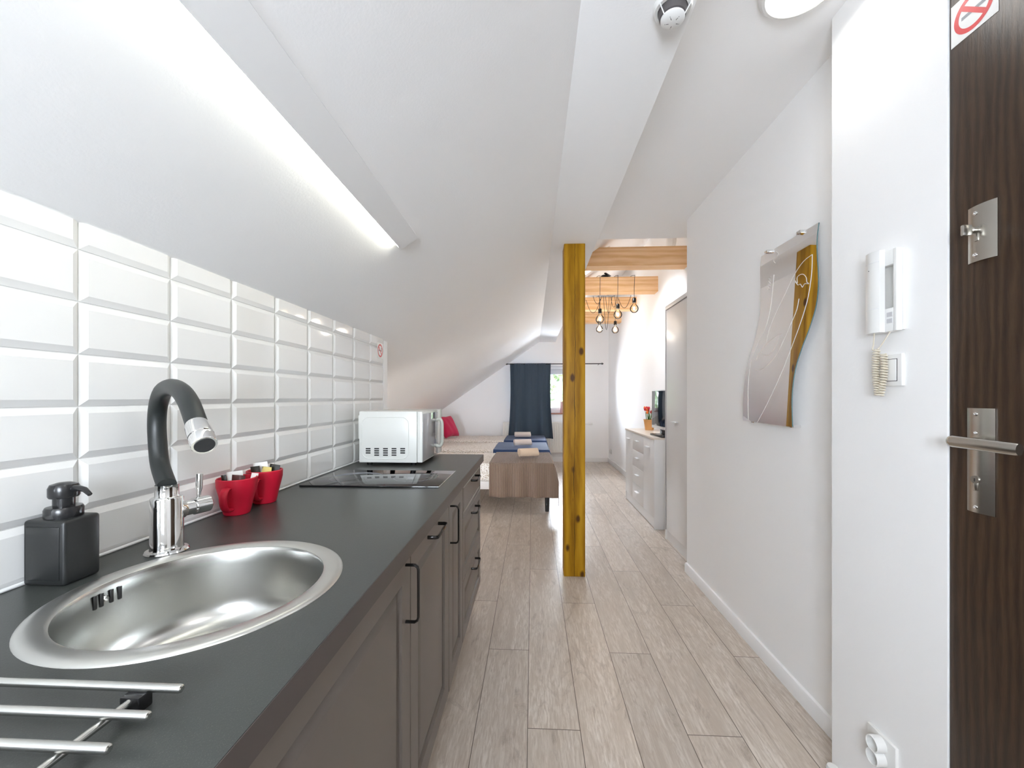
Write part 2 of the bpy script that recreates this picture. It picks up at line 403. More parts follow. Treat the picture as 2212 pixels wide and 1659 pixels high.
# window in far wall
win = MB(); fr = .055; yf0, yf1 = YF+.10, YF+.16
def frame(mb, x0, x1, z0, z1, y0, y1, t):
    mb.box(x0, x1, y0, y1, z0, z0+t, .004); mb.box(x0, x1, y0, y1, z1-t, z1, .004)
    mb.box(x0, x0+t, y0, y1, z0+t, z1-t, .004); mb.box(x1-t, x1, y0, y1, z0+t, z1-t, .004)
frame(win, WX0, WX1, WZ0, WZ1, yf0, yf1, fr); frame(win, WX0+fr, WX1-fr, WZ0+fr, WZ1-fr, yf0-.015, yf1-.01, .05)
win.box((WX0+WX1)/2-.045, (WX0+WX1)/2+.045, yf0-.014, yf1-.012, WZ0+fr, WZ1-fr, .004)
w1 = struct('window_1', win, m_trim); w1['label'] = 'white framed window in the far wall with trees outside'
obj('glass_pane', MB().box(WX0+.09, WX1-.09, yf0+.018, yf0+.024, WZ0+.09, WZ1-.09), m_pane, w1, ang=None)
obj('roller_blind', MB().box(WX0+.07, WX1-.07, yf0-.04, yf0-.018, WZ1-.15, WZ1-.05, .008), mat('grey blind cassette', (.62, .64, .67, 1), .5), w1)
tag(obj('window_sill', MB().box(WX0-.03, WX1+.03, YF-.05, YF+.10, WZ0-.02, WZ0+.004, .003), m_sill), 'thin brown window sill board under the far window', 'sill')
# window added behind the camera for unseen fill light
mb = MB(); frame(mb, BX0, BX1, BZ0, BZ1, YB-.08, YB-.03, .05); mb.box((BX0+BX1)/2-.03, (BX0+BX1)/2+.03, YB-.078, YB-.032, BZ0+.05, BZ1-.05, .003)
w5_ = MB(); frame(w5_, PX0, PX1, PZ0, PZ1, YK-.045, YK-.005, .04)  # low corner window, added out of view to light the bedroom
w5 = struct('added_window_5', w5_, m_trim); w5['label'] = 'low window added out of view to light the bedroom behind the kitchen wall'
obj('glass_pane', MB().box(PX0+.04, PX1-.04, YK-.028, YK-.022, PZ0+.04, PZ1-.04), m_pane, w5, ang=None)
w3 = struct('added_window_3', mb, m_trim); w3['label'] = 'white framed window added as fill light in the wall behind the camera'
obj('glass_pane', MB().box(BX0+.05, BX1-.05, YB-.058, YB-.052, BZ0+.05, BZ1-.05), m_pane, w3, ang=None)
# roof window added to bring daylight into the bedroom
def sbox(mb, x0, x1, y0, y1, o0, o1):   # box lying on the slope, offset o0..o1 above its face
    nx, nz = -math.sin(SLA), math.cos(SLA)
    P = lambda x, y, o: (x+nx*o, y, zs(x)+nz*o)
    mb.prism([P(x0, y0, o0), P(x1, y0, o0), P(x1, y0, o1), P(x0, y0, o1)], (0, y1-y0, 0))
for (SKX0, SKX1, ya, yb), nm, lb in zip(SKY, ('added_window_2', 'added_window_4'), ('white roof window added for daylight over the near end of the bedroom', 'white roof window added for daylight over the far end of the bedroom')):
    sk = MB()
    for a in ((SKX0, SKX0+.05, ya, yb), (SKX1-.05, SKX1, ya, yb), (SKX0+.05, SKX1-.05, ya, ya+.05), (SKX0+.05, SKX1-.05, yb-.05, yb)): sbox(sk, *a, -.012, .09)
    w2 = struct(nm, sk, m_trim, ang=None); w2['label'] = lb
    pb = MB(); sbox(pb, SKX0+.05, SKX1-.05, ya+.05, yb-.05, .03, .036); obj('glass_pane', pb, m_pane, w2, ang=None)

# ---------------------------------------------------------------- tiled backsplash
tb = MB(); zj = [H+.2878-k*.102 for k in range(7)]; TY0 = .7493-6*.202; g = .0011; bv = .0125
tb.box(XL-.0118, XL-.006, TY0, 2.366, H-.3237, H+.333)
def tile(y0, y1, z0, z1, topcut=False):
    y0 += g; y1 -= g; z0 += g; z1 -= 0 if topcut else g
    xb, xe, xf = XL-.006, XL-.0035, XL+.0025
    zt = z1 if topcut else z1-bv
    o = [(y0, z0), (y1, z0), (y1, z1), (y0, z1)]; i = [(y0+bv, z0+bv), (y1-bv, z0+bv), (y1-bv, zt), (y0+bv, zt)]
    vs = [(xb, a, b) for a, b in o]+[(xe, a, b) for a, b in o]+[(xf, a, b) for a, b in i]
    f = []
    for k in range(4):
        k2 = (k+1) % 4; f.append((k, k2, k2+4, k+4)); f.append((k+4, k2+4, k2+8, k+8))
    f.append((8, 9, 10, 11)); tb.faces(vs, f)
for k in range(14):
    y0 = TY0+k*.202
    for r in range(6): tile(y0, y0+.202, zj[r+1], zj[r])
    tile(y0, y0+.202, zj[0], H+.3415, True)
bs = obj('tile_backsplash', tb, m_tile, ang=None); tag(bs, 'glossy white brick tiles on the kitchen wall above the worktop', 'backsplash')
obj('edge_trim', MB().box(XL-.012, XL+.0005, 2.3665, YK, H-.3237, H+.335), m_wall, bs)
bs2 = MB().tube([(XL+.004, TY0, H-.3205), (XL+.004, 2.366, H-.3205)], .0035, 8); obj('silicone_seal', bs2, m_trim, bs)

# ---------------------------------------------------------------- strip light on the slope
Ax, Az = -.507, H+.569; nx, nz = -math.sin(SLA), math.cos(SLA); Bx, Bz = -.440, Az+.067*SL
prof = [(Ax, Az), (Bx, Bz), (Bx+nx*.0295, Bz+nz*.0295), (Ax+nx*.0295, Az+nz*.0295)]
lt = thing('strip_light', 'long white strip light profile glowing along the sloping ceiling', 'light', ((Ax+Bx)/2, .375, Az))
obj('profile', MB().prism([(x, -.8, z) for x, z in prof], (0, 2.35, 0)), m_trim, lt, ang=None)
tx, tz = -math.cos(SLA), -math.sin(SLA)
e0 = (Ax+nx*.004+tx*.001, Az+nz*.004+tz*.001); e1 = (Ax+nx*.022+tx*.001, Az+nz*.022+tz*.001)
obj('diffuser', MB().faces([(e0[0], -.78, e0[1]), (e1[0], -.78, e1[1]), (e1[0], 1.53, e1[1]), (e0[0], 1.53, e0[1])], [(0, 1, 2, 3)]), m_led, lt, ang=None)

# ---------------------------------------------------------------- ceiling lamp and smoke detector
LX, LY = .795, 1.240
cl = thing('ceiling_lamp', 'round white flush ceiling lamp glowing above the entrance', 'lamp', (LX, LY, ZC))
obj('base_ring', MB().lathe([(.085, 0), (.112, -.001), (.114, -.010), (.104, -.022), (.096, -.024), (.09, -.01)], (LX, LY, ZC)), m_plas, cl)
obj('glass_shade', MB().lathe([(.094, -.018), (.091, -.026), (.078, -.036), (.050, -.044), (.02, -.047), (0, -.0475)], (LX, LY, ZC)), m_lamp, cl)
light('ceiling_lamp_bulb', 'AREA', (LX, LY, ZC-.066), .3, (1, .99, .96), (0, 0, 0), shape='DISK', size=.18)
dup(cl, (.40+.25, -.35, ZC), 'round white ceiling lamp added as fill light behind the camera')  # second lamp, added out of view to brighten the kitchen
light('ceiling_lamp_bulb', 'AREA', (.65, -.35, ZC-.066), 1.6, (1, .99, .96), (0, 0, 0), shape='DISK', size=.18)  # fill light of the added lamp
DX, DYY = .370, 1.098
sd = thing('smoke_detector', 'round white smoke detector with slotted dome under the purlin', 'smoke detector', (DX, DYY, ZP))
obj('base', MB().lathe([(0, 0), (.050, 0), (.050, -.008), (.046, -.014), (.038, -.014), (.036, -.008)], (DX, DYY, ZP)), m_plas, sd)
obj('grille', MB().lathe([(.037, -.010), (.033, -.030), (.026, -.034)], (DX, DYY, ZP)), mat('grey detector grille', (.10, .09, .09, 1), .5), sd)
mb = MB().lathe([(.026, -.032), (.0305, -.033), (.0305, -.037), (.027, -.041), (.018, -.0445), (.008, -.046), (0, -.0462)], (DX, DYY, ZP))
for k in range(3):
    a = k*2*PI/3+PI/2; mb.tube([(DX+.047*math.cos(a), DYY+.047*math.sin(a), ZP-.012), (DX+.030*math.cos(a), DYY+.030*math.sin(a), ZP-.036)], .0016, 6)
obj('dome', mb, m_plas, sd)
mb = MB()
for k in range(5):
    a = k*2*PI/5+PI/2
    mb.box(.010, .020, -.0007, .0007, -.0012, .0012, M=Matrix.Translation((DX, DYY, ZP-.0465)) @ Matrix.Rotation(a, 4, 'Z') @ Matrix.Rotation(.18, 4, 'Y').inverted())
obj('slots', mb, m_dark, sd)

# ---------------------------------------------------------------- timber post and beams
pp0, pp1 = onZ(1218.5, 1245.5, 0), onZ(1264, 1245.5, 0)
post = obj('wooden_post', MB().box(pp0.x, pp1.x, pp0.y, pp0.y+.14, 0, ZP, .004), m_post)
tag(post, 'square knotty pine post standing on the floor beneath the purlin', 'post')
names = ['nearest and highest in view', 'with pendant bulbs looped over its front', 'second beyond the looped pendant cords', 'furthest away before the window wall']
b0 = None
for i, (y, lb) in enumerate(zip((3.76, 4.69, 5.64, 6.60), names)):
    nm = 'pale pine ceiling beam, '+lb
    xl = (H+1.37-H-.9498)/SL-.0
    m = MB().prism([(.44, y, H+1.20), (XB, y, H+1.20), (XB, y, H+1.37), ((1.37-.9498)/SL, y, H+1.37), (.44, y, H+.9498+SL*.44)], (0, .14, 0))
    tag(obj('ceiling_beam', m, m_beam, ang=None), nm, 'beam', 'pine beams across the bedroom ceiling')

# pendant cluster: black ceiling cup, cords over the beams, five globe bulbs
m_cord = mat('black cord', (.02, .015, .012, 1), .5)
pl = thing('pendant_cluster', 'black spider pendant with five glowing globe bulbs looped over pine beams', 'pendant lamp', (.95, 5.0, H+1.37))
cup = onY(1308, 596, 4.76)
obj('ceiling_cup', MB().lathe([(0, .03), (.05, .03), (.055, .02), (.055, 0), (0, 0)], (cup.x, 4.76, H+1.375)), m_black, pl)
obj('mounting_arm', MB().box(-.012, .012, -.07, .07, 0, .012, .002, M=Matrix.Translation((cup.x+.02, 4.74, H+1.405)) @ Matrix.Rotation(-.6, 4, 'Z')), m_black, pl)
BUL = [(1296, 690, 4.66, 1295.5, 599), (1334.6, 680, 4.66, 1334, 599), (1370, 667, 4.66, 1370, 598), (1295, 711.5, 5.60, 1296.5, 640), (1329, 713, 5.60, 1329.5, 640)]
lamp0 = None
for i, (px, py, Y, tx_, ty_) in enumerate(BUL):
    c = onY(px, py, Y-.07); R = .047
    top = onY(tx_, ty_, Y-.035)
    b = obj('bulb', MB().lathe([(.013, .072), (.014, .060), (.020, .048), (.034, .034), (.044, .016), (.047, 0), (.044, -.017), (.034, -.032), (.02, -.0425), (0, -.047)], c, seg=28), m_bulb, pl)
    fb = MB().sphere(c+Vector((0, 0, .004)), .0135, 12, (1, 1, 1.5)); obj('filament', fb, m_fil, b)
    obj('socket', MB().lathe([(0, .125), (.006, .125), (.018, .118), (.020, .112), (.020, .068), (0, .068)], c, seg=24), m_nickel, pl)
    pts = [c+Vector((0, 0, .122)), Vector((c.x, c.y, (c.z+.122+top.z)/2)), Vector((top.x, c.y+.01, H+1.36)), Vector((top.x-.01, Y+.01, H+1.376)), Vector((top.x-.03, Y+.08, H+1.376))]
    if i == 3 or i == 4: pts = [c+Vector((0, 0, .122)), Vector((c.x, c.y, H+1.30)), Vector((c.x, Y-.02, H+1.376)), Vector((c.x-.02, Y+.06, H+1.376))]
    obj('cord', MB().tube(pts, .0028, 8), m_cord, pl)
    light('bulb_glow', 'POINT', c, (.5, .3, .05, 1.3, .7)[i], WARM, shadow_soft_size=.03)
def swag(p, q, sag, n=14):
    p, q = Vector(p), Vector(q)
    return [p.lerp(q, i/n)+Vector((0, 0, -sag*4*(i/n)*(1-i/n))) for i in range(n+1)]
for (a, b, sag) in (((1266, 648), (1297, 646), .16), ((1281, 640), (1300, 640), .09), ((1304, 640), (1316, 640), .40), ((1308, 640), (1322, 640), .20), ((1319, 640), (1333, 640), .13), ((1336, 645), (1363, 638), .13)):
    A, B = onY(a[0], a[1], 4.90), onY(b[0], b[1], 4.90)
    obj('loop_cord', MB().tube(swag(A, B, sag), .0028, 8), m_cord, pl)

# small round fitting high above the first beam
fx = onY(1470, 522, 4.2)
wl = thing('round_wall_lamp', 'white round bulkhead lamp half hidden above the nearest beam', 'lamp', (XB, fx.y, fx.z))
obj('shade', MB().lathe([(0, .06), (.05, .055), (.085, .03), (.095, 0)], (XB-.002, fx.y, fx.z), M=Matrix.Rotation(-PI/2, 4, 'Y')), m_plas, wl)
obj('back_plate', MB().lathe([(0, .012), (.10, .012), (.10, 0)], (XB, fx.y, fx.z), M=Matrix.Rotation(-PI/2, 4, 'Y')), m_plas, wl)

# ================================================================= KITCHEN RUN
ZT = H-.3237; XF = -.278; XD = -.295
# worktop with round cut-out
SX, SY, SR = -.557, .672, .200
mb = MB(); N = 72
y0, y1 = .40, .95
def edgept(a):
    dx, dy = math.cos(a), math.sin(a); t = 9
    if dx > 1e-9: t = min(t, (XF-SX)/dx)
    if dx < -1e-9: t = min(t, (XL+.0-SX)/dx)
    if dy > 1e-9: t = min(t, (y1-SY)/dy)
    if dy < -1e-9: t = min(t, (y0-SY)/dy)
    return (SX+dx*t, SY+dy*t)
angs = sorted([2*PI*k/N for k in range(N)]+[math.atan2(yy-SY, xx-SX) % (2*PI) for xx in (XF, XL) for yy in (y0, y1)])
n = len(angs); inn = [(SX+SR*math.cos(a), SY+SR*math.sin(a)) for a in angs]; out = [edgept(a) for a in angs]
vs = [(x, y, ZT) for x, y in inn]+[(x, y, ZT) for x, y in out]+[(x, y, ZT-.038) for x, y in inn]+[(x, y, ZT-.038) for x, y in out]
fs = []
for k in range(n):
    k2 = (k+1) % n
    fs += [(k, k2, n+k2, n+k), (2*n+k, 3*n+k, 3*n+k2, 2*n+k2), (k, 2*n+k, 2*n+k2, k2), (n+k, n+k2, 3*n+k2, 3*n+k)]
mb.faces(vs, fs)
mb.box(XL, XF, -.3, y0, ZT-.038, ZT); mb.box(XL, XF, y1, 2.295, ZT-.038, ZT)
wt = obj('worktop', mb, m_counter, ang=None); tag(wt, 'long dark grey laminate worktop running beneath the white tiles', 'worktop')
obj('front_edge', MB().box(XF, XF+.0012, -.3, 2.295, ZT-.038, ZT-.0006), m_cedge, wt)

def front(mb, ya, yb, za, zb, fw=.062, small=False):
    """framed door face towards +X: nested rings"""
    pr = [(0, -.018), (0, -.0015), (.0015, 0), (fw, 0), (fw+.003, -.009), (fw+.009, -.0125), (fw+.013, -.0105), (fw+.030, -.003), (fw+.034, -.0022)]
    if small: pr = [(0, -.018), (0, -.0015), (.0015, 0), (.018, 0), (.0205, -.003), (.024, -.003), (.027, -.0002)]
    vs, fs = [], []
    for ins, d in pr:
        vs += [(XD+d, ya+ins, za+ins), (XD+d, yb-ins, za+ins), (XD+d, yb-ins, zb-ins), (XD+d, ya+ins, zb-ins)]
    for r in range(len(pr)-1):
        for k in range(4): k2 = (k+1) % 4; fs.append((r*4+k, r*4+k2, r*4+4+k2, r*4+4+k))
    q = len(pr)*4; fs += [(0, 1, 2, 3), (q-4, q-3, q-2, q-1)]
    mb.faces(vs, fs); return mb
def bow(y, z, L=.128, vert=True, out=.030):
    h = L/2; o = []
    pr = [(-h, 0), (-h, out*.72), (-h+.004, out*.93), (-h+.012, out), (0, out), (h-.012, out), (h-.004, out*.93), (h, out*.72), (h, 0)]
    for t, d in pr: o.append((XD+d, y, z+t) if vert else (XD+d, y+t, z))
    return MB().tube(o, .0043, 10, flat=(1.25, .75) if vert else (.75, 1.25))
def carcass(y0, y1):
    mb = MB(); zb, zt, t = .155, ZT-.0385, .016; xb = XL+.02; xf = XD-.0185
    mb.box(xb, xf, y0+.0005, y0+t, zb, zt); mb.box(xb, xf, y1-t, y1-.0005, zb, zt); mb.box(xb, xf, y0+t, y1-t, zb, zb+t); mb.box(xb, xb+.006, y0+t, y1-t, zb+t, zt)
    mb.box(xf-.06, xf-.045, y0+.0005, y1-.0005, 0, zb)
    return mb
zt = ZT-.041; zb = .168
UN = [(-.23, .373, 'door', (.35, 'near'), 'grey brown base cabinet at the near end of the worktop beside the camera'),
      (.375, .971, 'door', (.936, 'far'), 'wide grey brown base cabinet under the round sink with vertical handle'),
      (.973, 1.422, 'top', None, 'grey brown base cabinet with horizontal handle between sink and narrow cabinet'),
      (1.424, 1.711, 'door', (1.450, 'near'), 'narrow grey brown base cabinet beside the drawer unit'),
      (1.713, 2.293, 'drawers', None, 'grey brown base cabinet with three drawers at the far end of the worktop')]
for ya, yb, kind, hd, lb in UN:
    t = thing('base_cabinet', lb, 'cabinet', ((XL+XD)/2, (ya+yb)/2, 0), 'base cabinets of the kitchen run')
    obj('body', carcass(ya, yb), m_cab, t, ang=None)
    if kind == 'drawers':
        for z0, z1 in ((H-.517, zt), (H-.785, H-.520), (zb, H-.788)):
            d = obj('drawer', front(MB(), ya+.0015, yb-.0015, z0, z1, .045, small=(z1 == zt)), m_cab, t, ang=20)
            obj('handle', bow(2.01, z1-.036, vert=False), m_nickel, d)
    else:
        d = obj('door', front(MB(), ya+.0015, yb-.0015, zb, zt), m_cab, t, ang=20)
        if kind == 'top': obj('handle', bow(1.197, zt-.030, vert=False), m_nickel, d)
        else: obj('handle', bow(hd[0], H-.457, L=.132), m_nickel, d)

# sink
sk = thing('round_sink', 'round brushed steel sink set into the dark worktop', 'sink', (SX, SY, ZT))
z = ZT
obj('rim', MB().lathe([(.181, z+.001), (.186, z+.0042), (.203, z+.0048), (.209, z+.0042), (.2135, z+.0018), (.2145, z+.0002), (.199, z+.0002), (.196, z-.004), (.186, z-.004)], (SX, SY, 0), seg=96), m_rim, sk)
obj('bowl', MB().lathe([(.1865, z+.0040), (.1835, z+.001), (.181, z-.006), (.179, z-.03), (.176, z-.10), (.170, z-.125), (.155, z-.142), (.13, z-.150), (.05, z-.154), (.03, z-.156)], (SX, SY, 0), seg=96), m_steel, sk)
obj('drain', MB().lathe([(.034, z-.1540), (.030, z-.157), (.026, z-.1575), (.010, z-.1555), (0, z-.155)], (SX, SY, 0)), m_chrome, sk)
mb = MB()
for px in (204, 220, 242, 259):
    p = onP(px, 1303-(px-204)*.42, (SX-.1775, SY, 0), (1, 0, 0)); a = math.atan2(p.y-SY, p.x-SX)
    r = .1779; q = Vector((SX+r*math.cos(a), SY+r*math.sin(a), p.z))
    mb.box(-.0012, .0012, -.0028, .0028, -.0115, .0115, .0011, M=Matrix.Translation(q) @ Matrix.Rotation(a, 4, 'Z'))
obj('overflow_slots', mb, m_dark, sk)
p = onP(229, 1293, (SX-.1775, SY, 0), (1, 0, 0)); a = math.atan2(p.y-SY, p.x-SX)
obj('overflow_screw', MB().lathe([(0, .003), (.004, .0025), (.0055, 0)], (SX+.1785*math.cos(a), SY+.1785*math.sin(a), p.z), M=Matrix.Rotation(PI/2, 4, 'Y')), m_chrome, sk)

# tap
FX, FY = -.766, .817
fa = thing('kitchen_tap', 'chrome kitchen tap with bent black rubber hose behind the sink', 'tap', (FX, FY, ZT))
mb = MB().lathe([(0, 0), (.037, 0), (.038, .003), (.036, .006), (.029, .008), (.028, .012), (.028, .112), (.0265, .115), (.021, .116), (.020, .118), (.020, .138), (.0205, .141), (0, .141)], (FX, FY, ZT), seg=40)
obj('body', mb, m_chrome, fa)
dd = Vector((.30, .955, 0)).normalized(); zc = ZT+.082
c0 = Vector((FX, FY, zc))
obj('side_arm', MB().tube([c0+dd*.015, c0+dd*.030, c0+dd*.033, c0+dd*.048], [.022, .019, .0165, .0165], 28), m_chrome, fa)
vb = obj('valve_cap', MB().tube([c0+dd*.048, c0+dd*.050, c0+dd*.052, c0+dd*.082, c0+dd*.085], [.014, .014, .0185, .0185, .015], 28), m_chrome, fa)
l0 = c0+dd*.062+Vector((0, 0, .015)); l1 = onP(431, 1024, c0+dd*.07, (0, 1, 0))
obj('lever', MB().tube([l0, l0.lerp(l1, .25), l0.lerp(l1, .4), l1, l1+(l1-l0)*.02], [.004, .0045, .0065, .0068, .005], 16), m_chrome, vb)
end = Vector((-.590, .690)); hp = Vector((FX, FY)); dirn = (end-hp).normalized(); nrm = (-dirn.y, dirn.x, 0)
HP = [(350, 1052), (346, 1005), (341, 960), (339, 915), (342, 876), (352, 846), (371, 836), (392, 846), (408, 870), (419, 898), (427, 922)]
pts = [onP(x, y, (FX, FY, 0), nrm) for x, y in HP]
pts[0] = Vector((FX, FY, ZT+.139))
def smooth(pts, n=4):
    o = []
    for i in range(len(pts)-1):
        p0, p1, p2, p3 = pts[max(i-1, 0)], pts[i], pts[i+1], pts[min(i+2, len(pts)-1)]
        for k in range(n):
            t = k/n; o.append(.5*((2*p1)+(-p0+p2)*t+(2*p0-5*p1+4*p2-p3)*t*t+(-p0+3*p1-3*p2+p3)*t**3))
    o.append(pts[-1]); return o
obj('hose', MB().tube(smooth(pts), .0168, 24), m_rubber, fa)
e = pts[-1]; ed = (onP(446, 972, (FX, FY, 0), nrm)-e).normalized()
obj('spray_head', MB().tube([e-ed*.006, e, e+ed*.026, e+ed*.027, e+ed*.029, e+ed*.030, e+ed*.048, e+ed*.050], [.0172, .0185, .0195, .0195, .0175, .0195, .0195, .0185], 28), m_chrome, fa)
obj('aerator', MB().tube([e+ed*.0495, e+ed*.0512], [.0155, .015], 24), m_dark, fa)

# soap dispenser
sd = thing('soap_dispenser', 'matt black square soap dispenser with pump standing beside the sink', 'soap dispenser', (-.835, .684, ZT))
obj('bottle', MB().box(-.8735, -.797, .6545, .7145, ZT, ZT+.112, .006, seg=3), m_soap, sd)
obj('front_inset', MB().box(-.867, -.8055, .6535, .656, ZT+.010, ZT+.102, .002), m_soap, sd)
PX, PY = -.834, .685
obj('collar', MB().lathe([(0, .110), (.024, .110), (.0255, .113), (.0255, .126), (.0235, .130), (.014, .131), (.0145, .134), (.0145, .146), (0, .146)], (PX, PY, ZT)), m_black, sd)
obj('pump_head', MB().lathe([(0, .146), (.019, .146), (.0205, .149), (.0205, .163), (.018, .169), (.009, .172), (0, .1725)], (PX, PY, ZT)), m_black, sd)
obj('spout', MB().tube([(PX+.012, PY, ZT+.161), (PX+.030, PY-.003, ZT+.163), (PX+.046, PY-.006, ZT+.161), (PX+.058, PY-.008, ZT+.153)], [.0062, .0052, .0045, .0035], 12), m_black, sd)

# mugs with sachets
def mug(x, y, lb):
    t = thing('red_mug', lb, 'mug', (x, y, ZT), 'red mugs by the tiled wall')
    R = .049
    obj('cup', MB().lathe([(0, 0), (.029, 0), (.0315, .002), (.0335, .010), (.040, .040), (.0455, .064), (R, .080), (R+.0005, .098), (R-.001, .100), (R-.0035, .100), (R-.005, .097), (.0425, .066), (.0345, .03), (.028, .008), (0, .006)], (x, y, ZT), seg=48), m_red, t)
    d = Vector((.20, -.98, 0)).normalized(); c = Vector((x, y, ZT))
    pr = [(.044, .076), (.056, .079), (.067, .072), (.072, .058), (.070, .042), (.062, .028), (.052, .020), (.043, .019), (.034, .020)]
    pts = smooth([c+d*a+Vector((0, 0, b)) for a, b in pr], 3)
    obj('handle', MB().tube(pts, .010, 12, flat=(1.0, .4)), m_red, t)
    return t
M1, M2 = (-.823, 1.096), (-.826, 1.218)
mug(*M1, 'red ceramic mug nearer the tap holding paper sachets')
mug(*M2, 'red ceramic mug nearer the hob holding dark sachets')
def sachet(c, dx, dy, h, wd, tilt, rz, m, lb, name='sachet', t=.004):
    M = Matrix.Translation((c[0]+dx, c[1]+dy, ZT+.010)) @ Matrix.Rotation(rz, 4, 'Z') @ Matrix.Rotation(tilt, 4, 'Y')
    mb = MB(); n = 8
    for i in range(1):
        mb.grid(lambda u, v: M @ Vector(((u-.5)*wd, math.sin(PI*u)*math.sin(PI*v)*t, v*h)), n, 8)
        mb.grid(lambda u, v: M @ Vector(((u-.5)*wd, -math.sin(PI*u)*math.sin(PI*v)*t, v*h)), n, 8)
    return tag(obj(name, mb, m), lb, 'sachet', 'sachets standing in the red mugs')
sachet(M1, -.004, .012, .106, .040, -.10, .3, m_bag, 'white paper sachet at the back of the mug nearer the tap')
sachet(M1, .001, -.006, .098, .036, .08, .1, m_bagb, 'brown sachet at the front of the mug nearer the tap')
sachet(M1, .020, .010, .100, .018, .22, .9, m_bag, 'narrow white sugar stick at the right of the mug nearer the tap')
sachet(M1, -.024, -.002, .098, .014, -.12, .2, m_bagk, 'narrow dark stick at the left of the mug nearer the tap')
sachet(M2, -.008, .012, .112, .042, -.12, .2, m_bag, 'white paper sachet at the back of the mug nearer the hob')
sachet(M2, -.014, -.006, .102, .028, -.12, .1, m_bagk, 'black sachet at the left of the mug nearer the hob')
sachet(M2, .010, .004, .107, .030, .18, .2, m_bagk, 'black and gold sachet leaning right in the mug nearer the hob')
sachet(M2, .004, -.010, .101, .030, .1, .0, m_bagy, 'yellow sachet at the front of the mug nearer the hob')

# hob
hb = thing('domino_hob', 'flat black glass hob sunk into the worktop before the microwave', 'hob', (-.589, 1.587, ZT))
obj('glass', MB().box(-.843, -.333, 1.432, 1.745, ZT+.0004, ZT+.006, .0008), m_hob, hb)
obj('metal_strip', MB().box(-.333, -.3305, 1.432, 1.745, ZT+.0004, ZT+.0062), m_chrome, hb)
mb = MB()
for cx, r in ((-.70, .10), (-.47, .075)):
    mb.tube([(cx+r*math.cos(a*PI/24), 1.588+r*math.sin(a*PI/24), ZT+.0058) for a in range(48)], .0006, 6, closed=True)
obj('zone_marks', mb, m_sgrey, hb)

# microwave
mw = thing('microwave', 'small white microwave on the worktop with vents in its side', 'microwave', (-.67, 2.09, ZT))
MX0, MX1, MY0, MY1, MZ0, MZ1 = -.822, -.518, 1.893, 2.292, ZT+.014, H-.067
obj('case', MB().box(MX0, MX1-.026, MY0, MY1, MZ0, MZ1, .004), m_white, mw)
dr = obj('door', MB().box(MX1-.025, MX1, MY0+.001, MY1-.09, MZ0+.001, MZ1-.001, .004), m_white, mw)
obj('control_panel', MB().box(MX1-.025, MX1+.002, MY1-.089, MY1, MZ0+.001, MZ1-.001, .004), m_white, mw)
obj('door_glass', MB().box(MX1-.002, MX1+.0015, MY0+.006, MY1-.094, MZ0+.006, MZ1-.012, .001), m_mwg, dr)
yy = 2.172; zc = H-.190
obj('handle', MB().tube(smooth([Vector((MX1-.002, yy, zc+.068)), Vector((MX1+.018, yy, zc+.073)), Vector((MX1+.030, yy, zc+.058)), Vector((MX1+.032, yy, zc+.03)), Vector((MX1+.032, yy, zc-.03)), Vector((MX1+.030, yy, zc-.058)), Vector((MX1+.018, yy, zc-.073)), Vector((MX1-.002, yy, zc-.068))], 4), .0085, 14), mat('grey handle plastic', (.55, .56, .50, 1), .35), dr)
mb = MB()
for cx, rows in ((795.2, (0, 1, 2)), (813.7, (0, 1, 2, 3)), (832.7, (0, 1, 2, 3)), (851.1, (0, 1, 2, 3)), (869.9, (0, 1, 2))):
    for r in rows:
        p = onY(cx, (969.2, 973.8, 978.4, 983.2)[r], MY0)
        mb.tube([(p.x-.0115, MY0-.0002, p.z), (p.x+.0115, MY0-.0002, p.z)], .0034, 10)
for v in mb.bm.verts: v.co.y = MY0-.0003+(v.co.y-MY0)*.08
obj('vent_slots', mb, m_dark, mw)
def rrect(px0, px1, py0, py1, r, n=8):
    a = onY(px0, py1, MY0); b = onY(px1, py0, MY0); x0, x1, z0, z1 = a.x, b.x, a.z, b.z; o = []
    for cx, cz, s in ((x1-r, z1-r, 0), (x0+r, z1-r, 1), (x0+r, z0+r, 2), (x1-r, z0+r, 3)):
        for k in range(n+1): t = (s+k/n)*PI/2; o.append((cx+r*math.cos(t), MY0, cz+r*math.sin(t)))
    return o
mb = MB().tube(rrect(782, 883, 901, 990.5, .035), .0022, 6, closed=True)
a_, b_ = onY(782, 994, MY0), onY(883, 994, MY0); mb.tube([a_, b_], .0012, 6)
obj('side_ridges', mb, m_white, mw)
mb = MB()
for x in (MX0+.04, MX1-.05):
    for y in (MY0+.03, MY1-.04): obj('foot', MB().lathe([(0, 0), (.012, 0), (.014, .015), (0, .015)], (x, y, ZT), seg=16), m_black, mw)
a_ = onY(773.5, 905, MY0)
obj('rear_spacer', MB().box(MX0-.012, MX0, MY0+.02, MY0+.05, MZ0+.11, MZ1-.02, .002), m_white, mw)

# wire rack
rk = thing('cooling_rack', 'stainless steel bar rack lying on the worktop in front of the sink', 'rack', (-.56, .30, ZT))
ZB = H-.304
for y in (.407, .3705, .334, .2975, .261):
    obj('bar', MB().tube([(-.76, y, ZB), (-.3675, y, ZB), (-.3655, y, ZB), (-.3645, y, ZB)], [.0043, .0043, .0038, .0025], 16), m_steel, rk)
for x in (-.411, -.71): obj('cross_bar', MB().cyl((x, .255, ZB-.0078), (x, .415, ZB-.0078), .0037, 16), m_steel, rk)
for x in (-.411, -.71):
    for y in (.403, .265):
        obj('foot', MB().box(x-.0105, x+.0105, y-.008, y+.008, ZT, ZB-.003, .0015), m_black, rk)

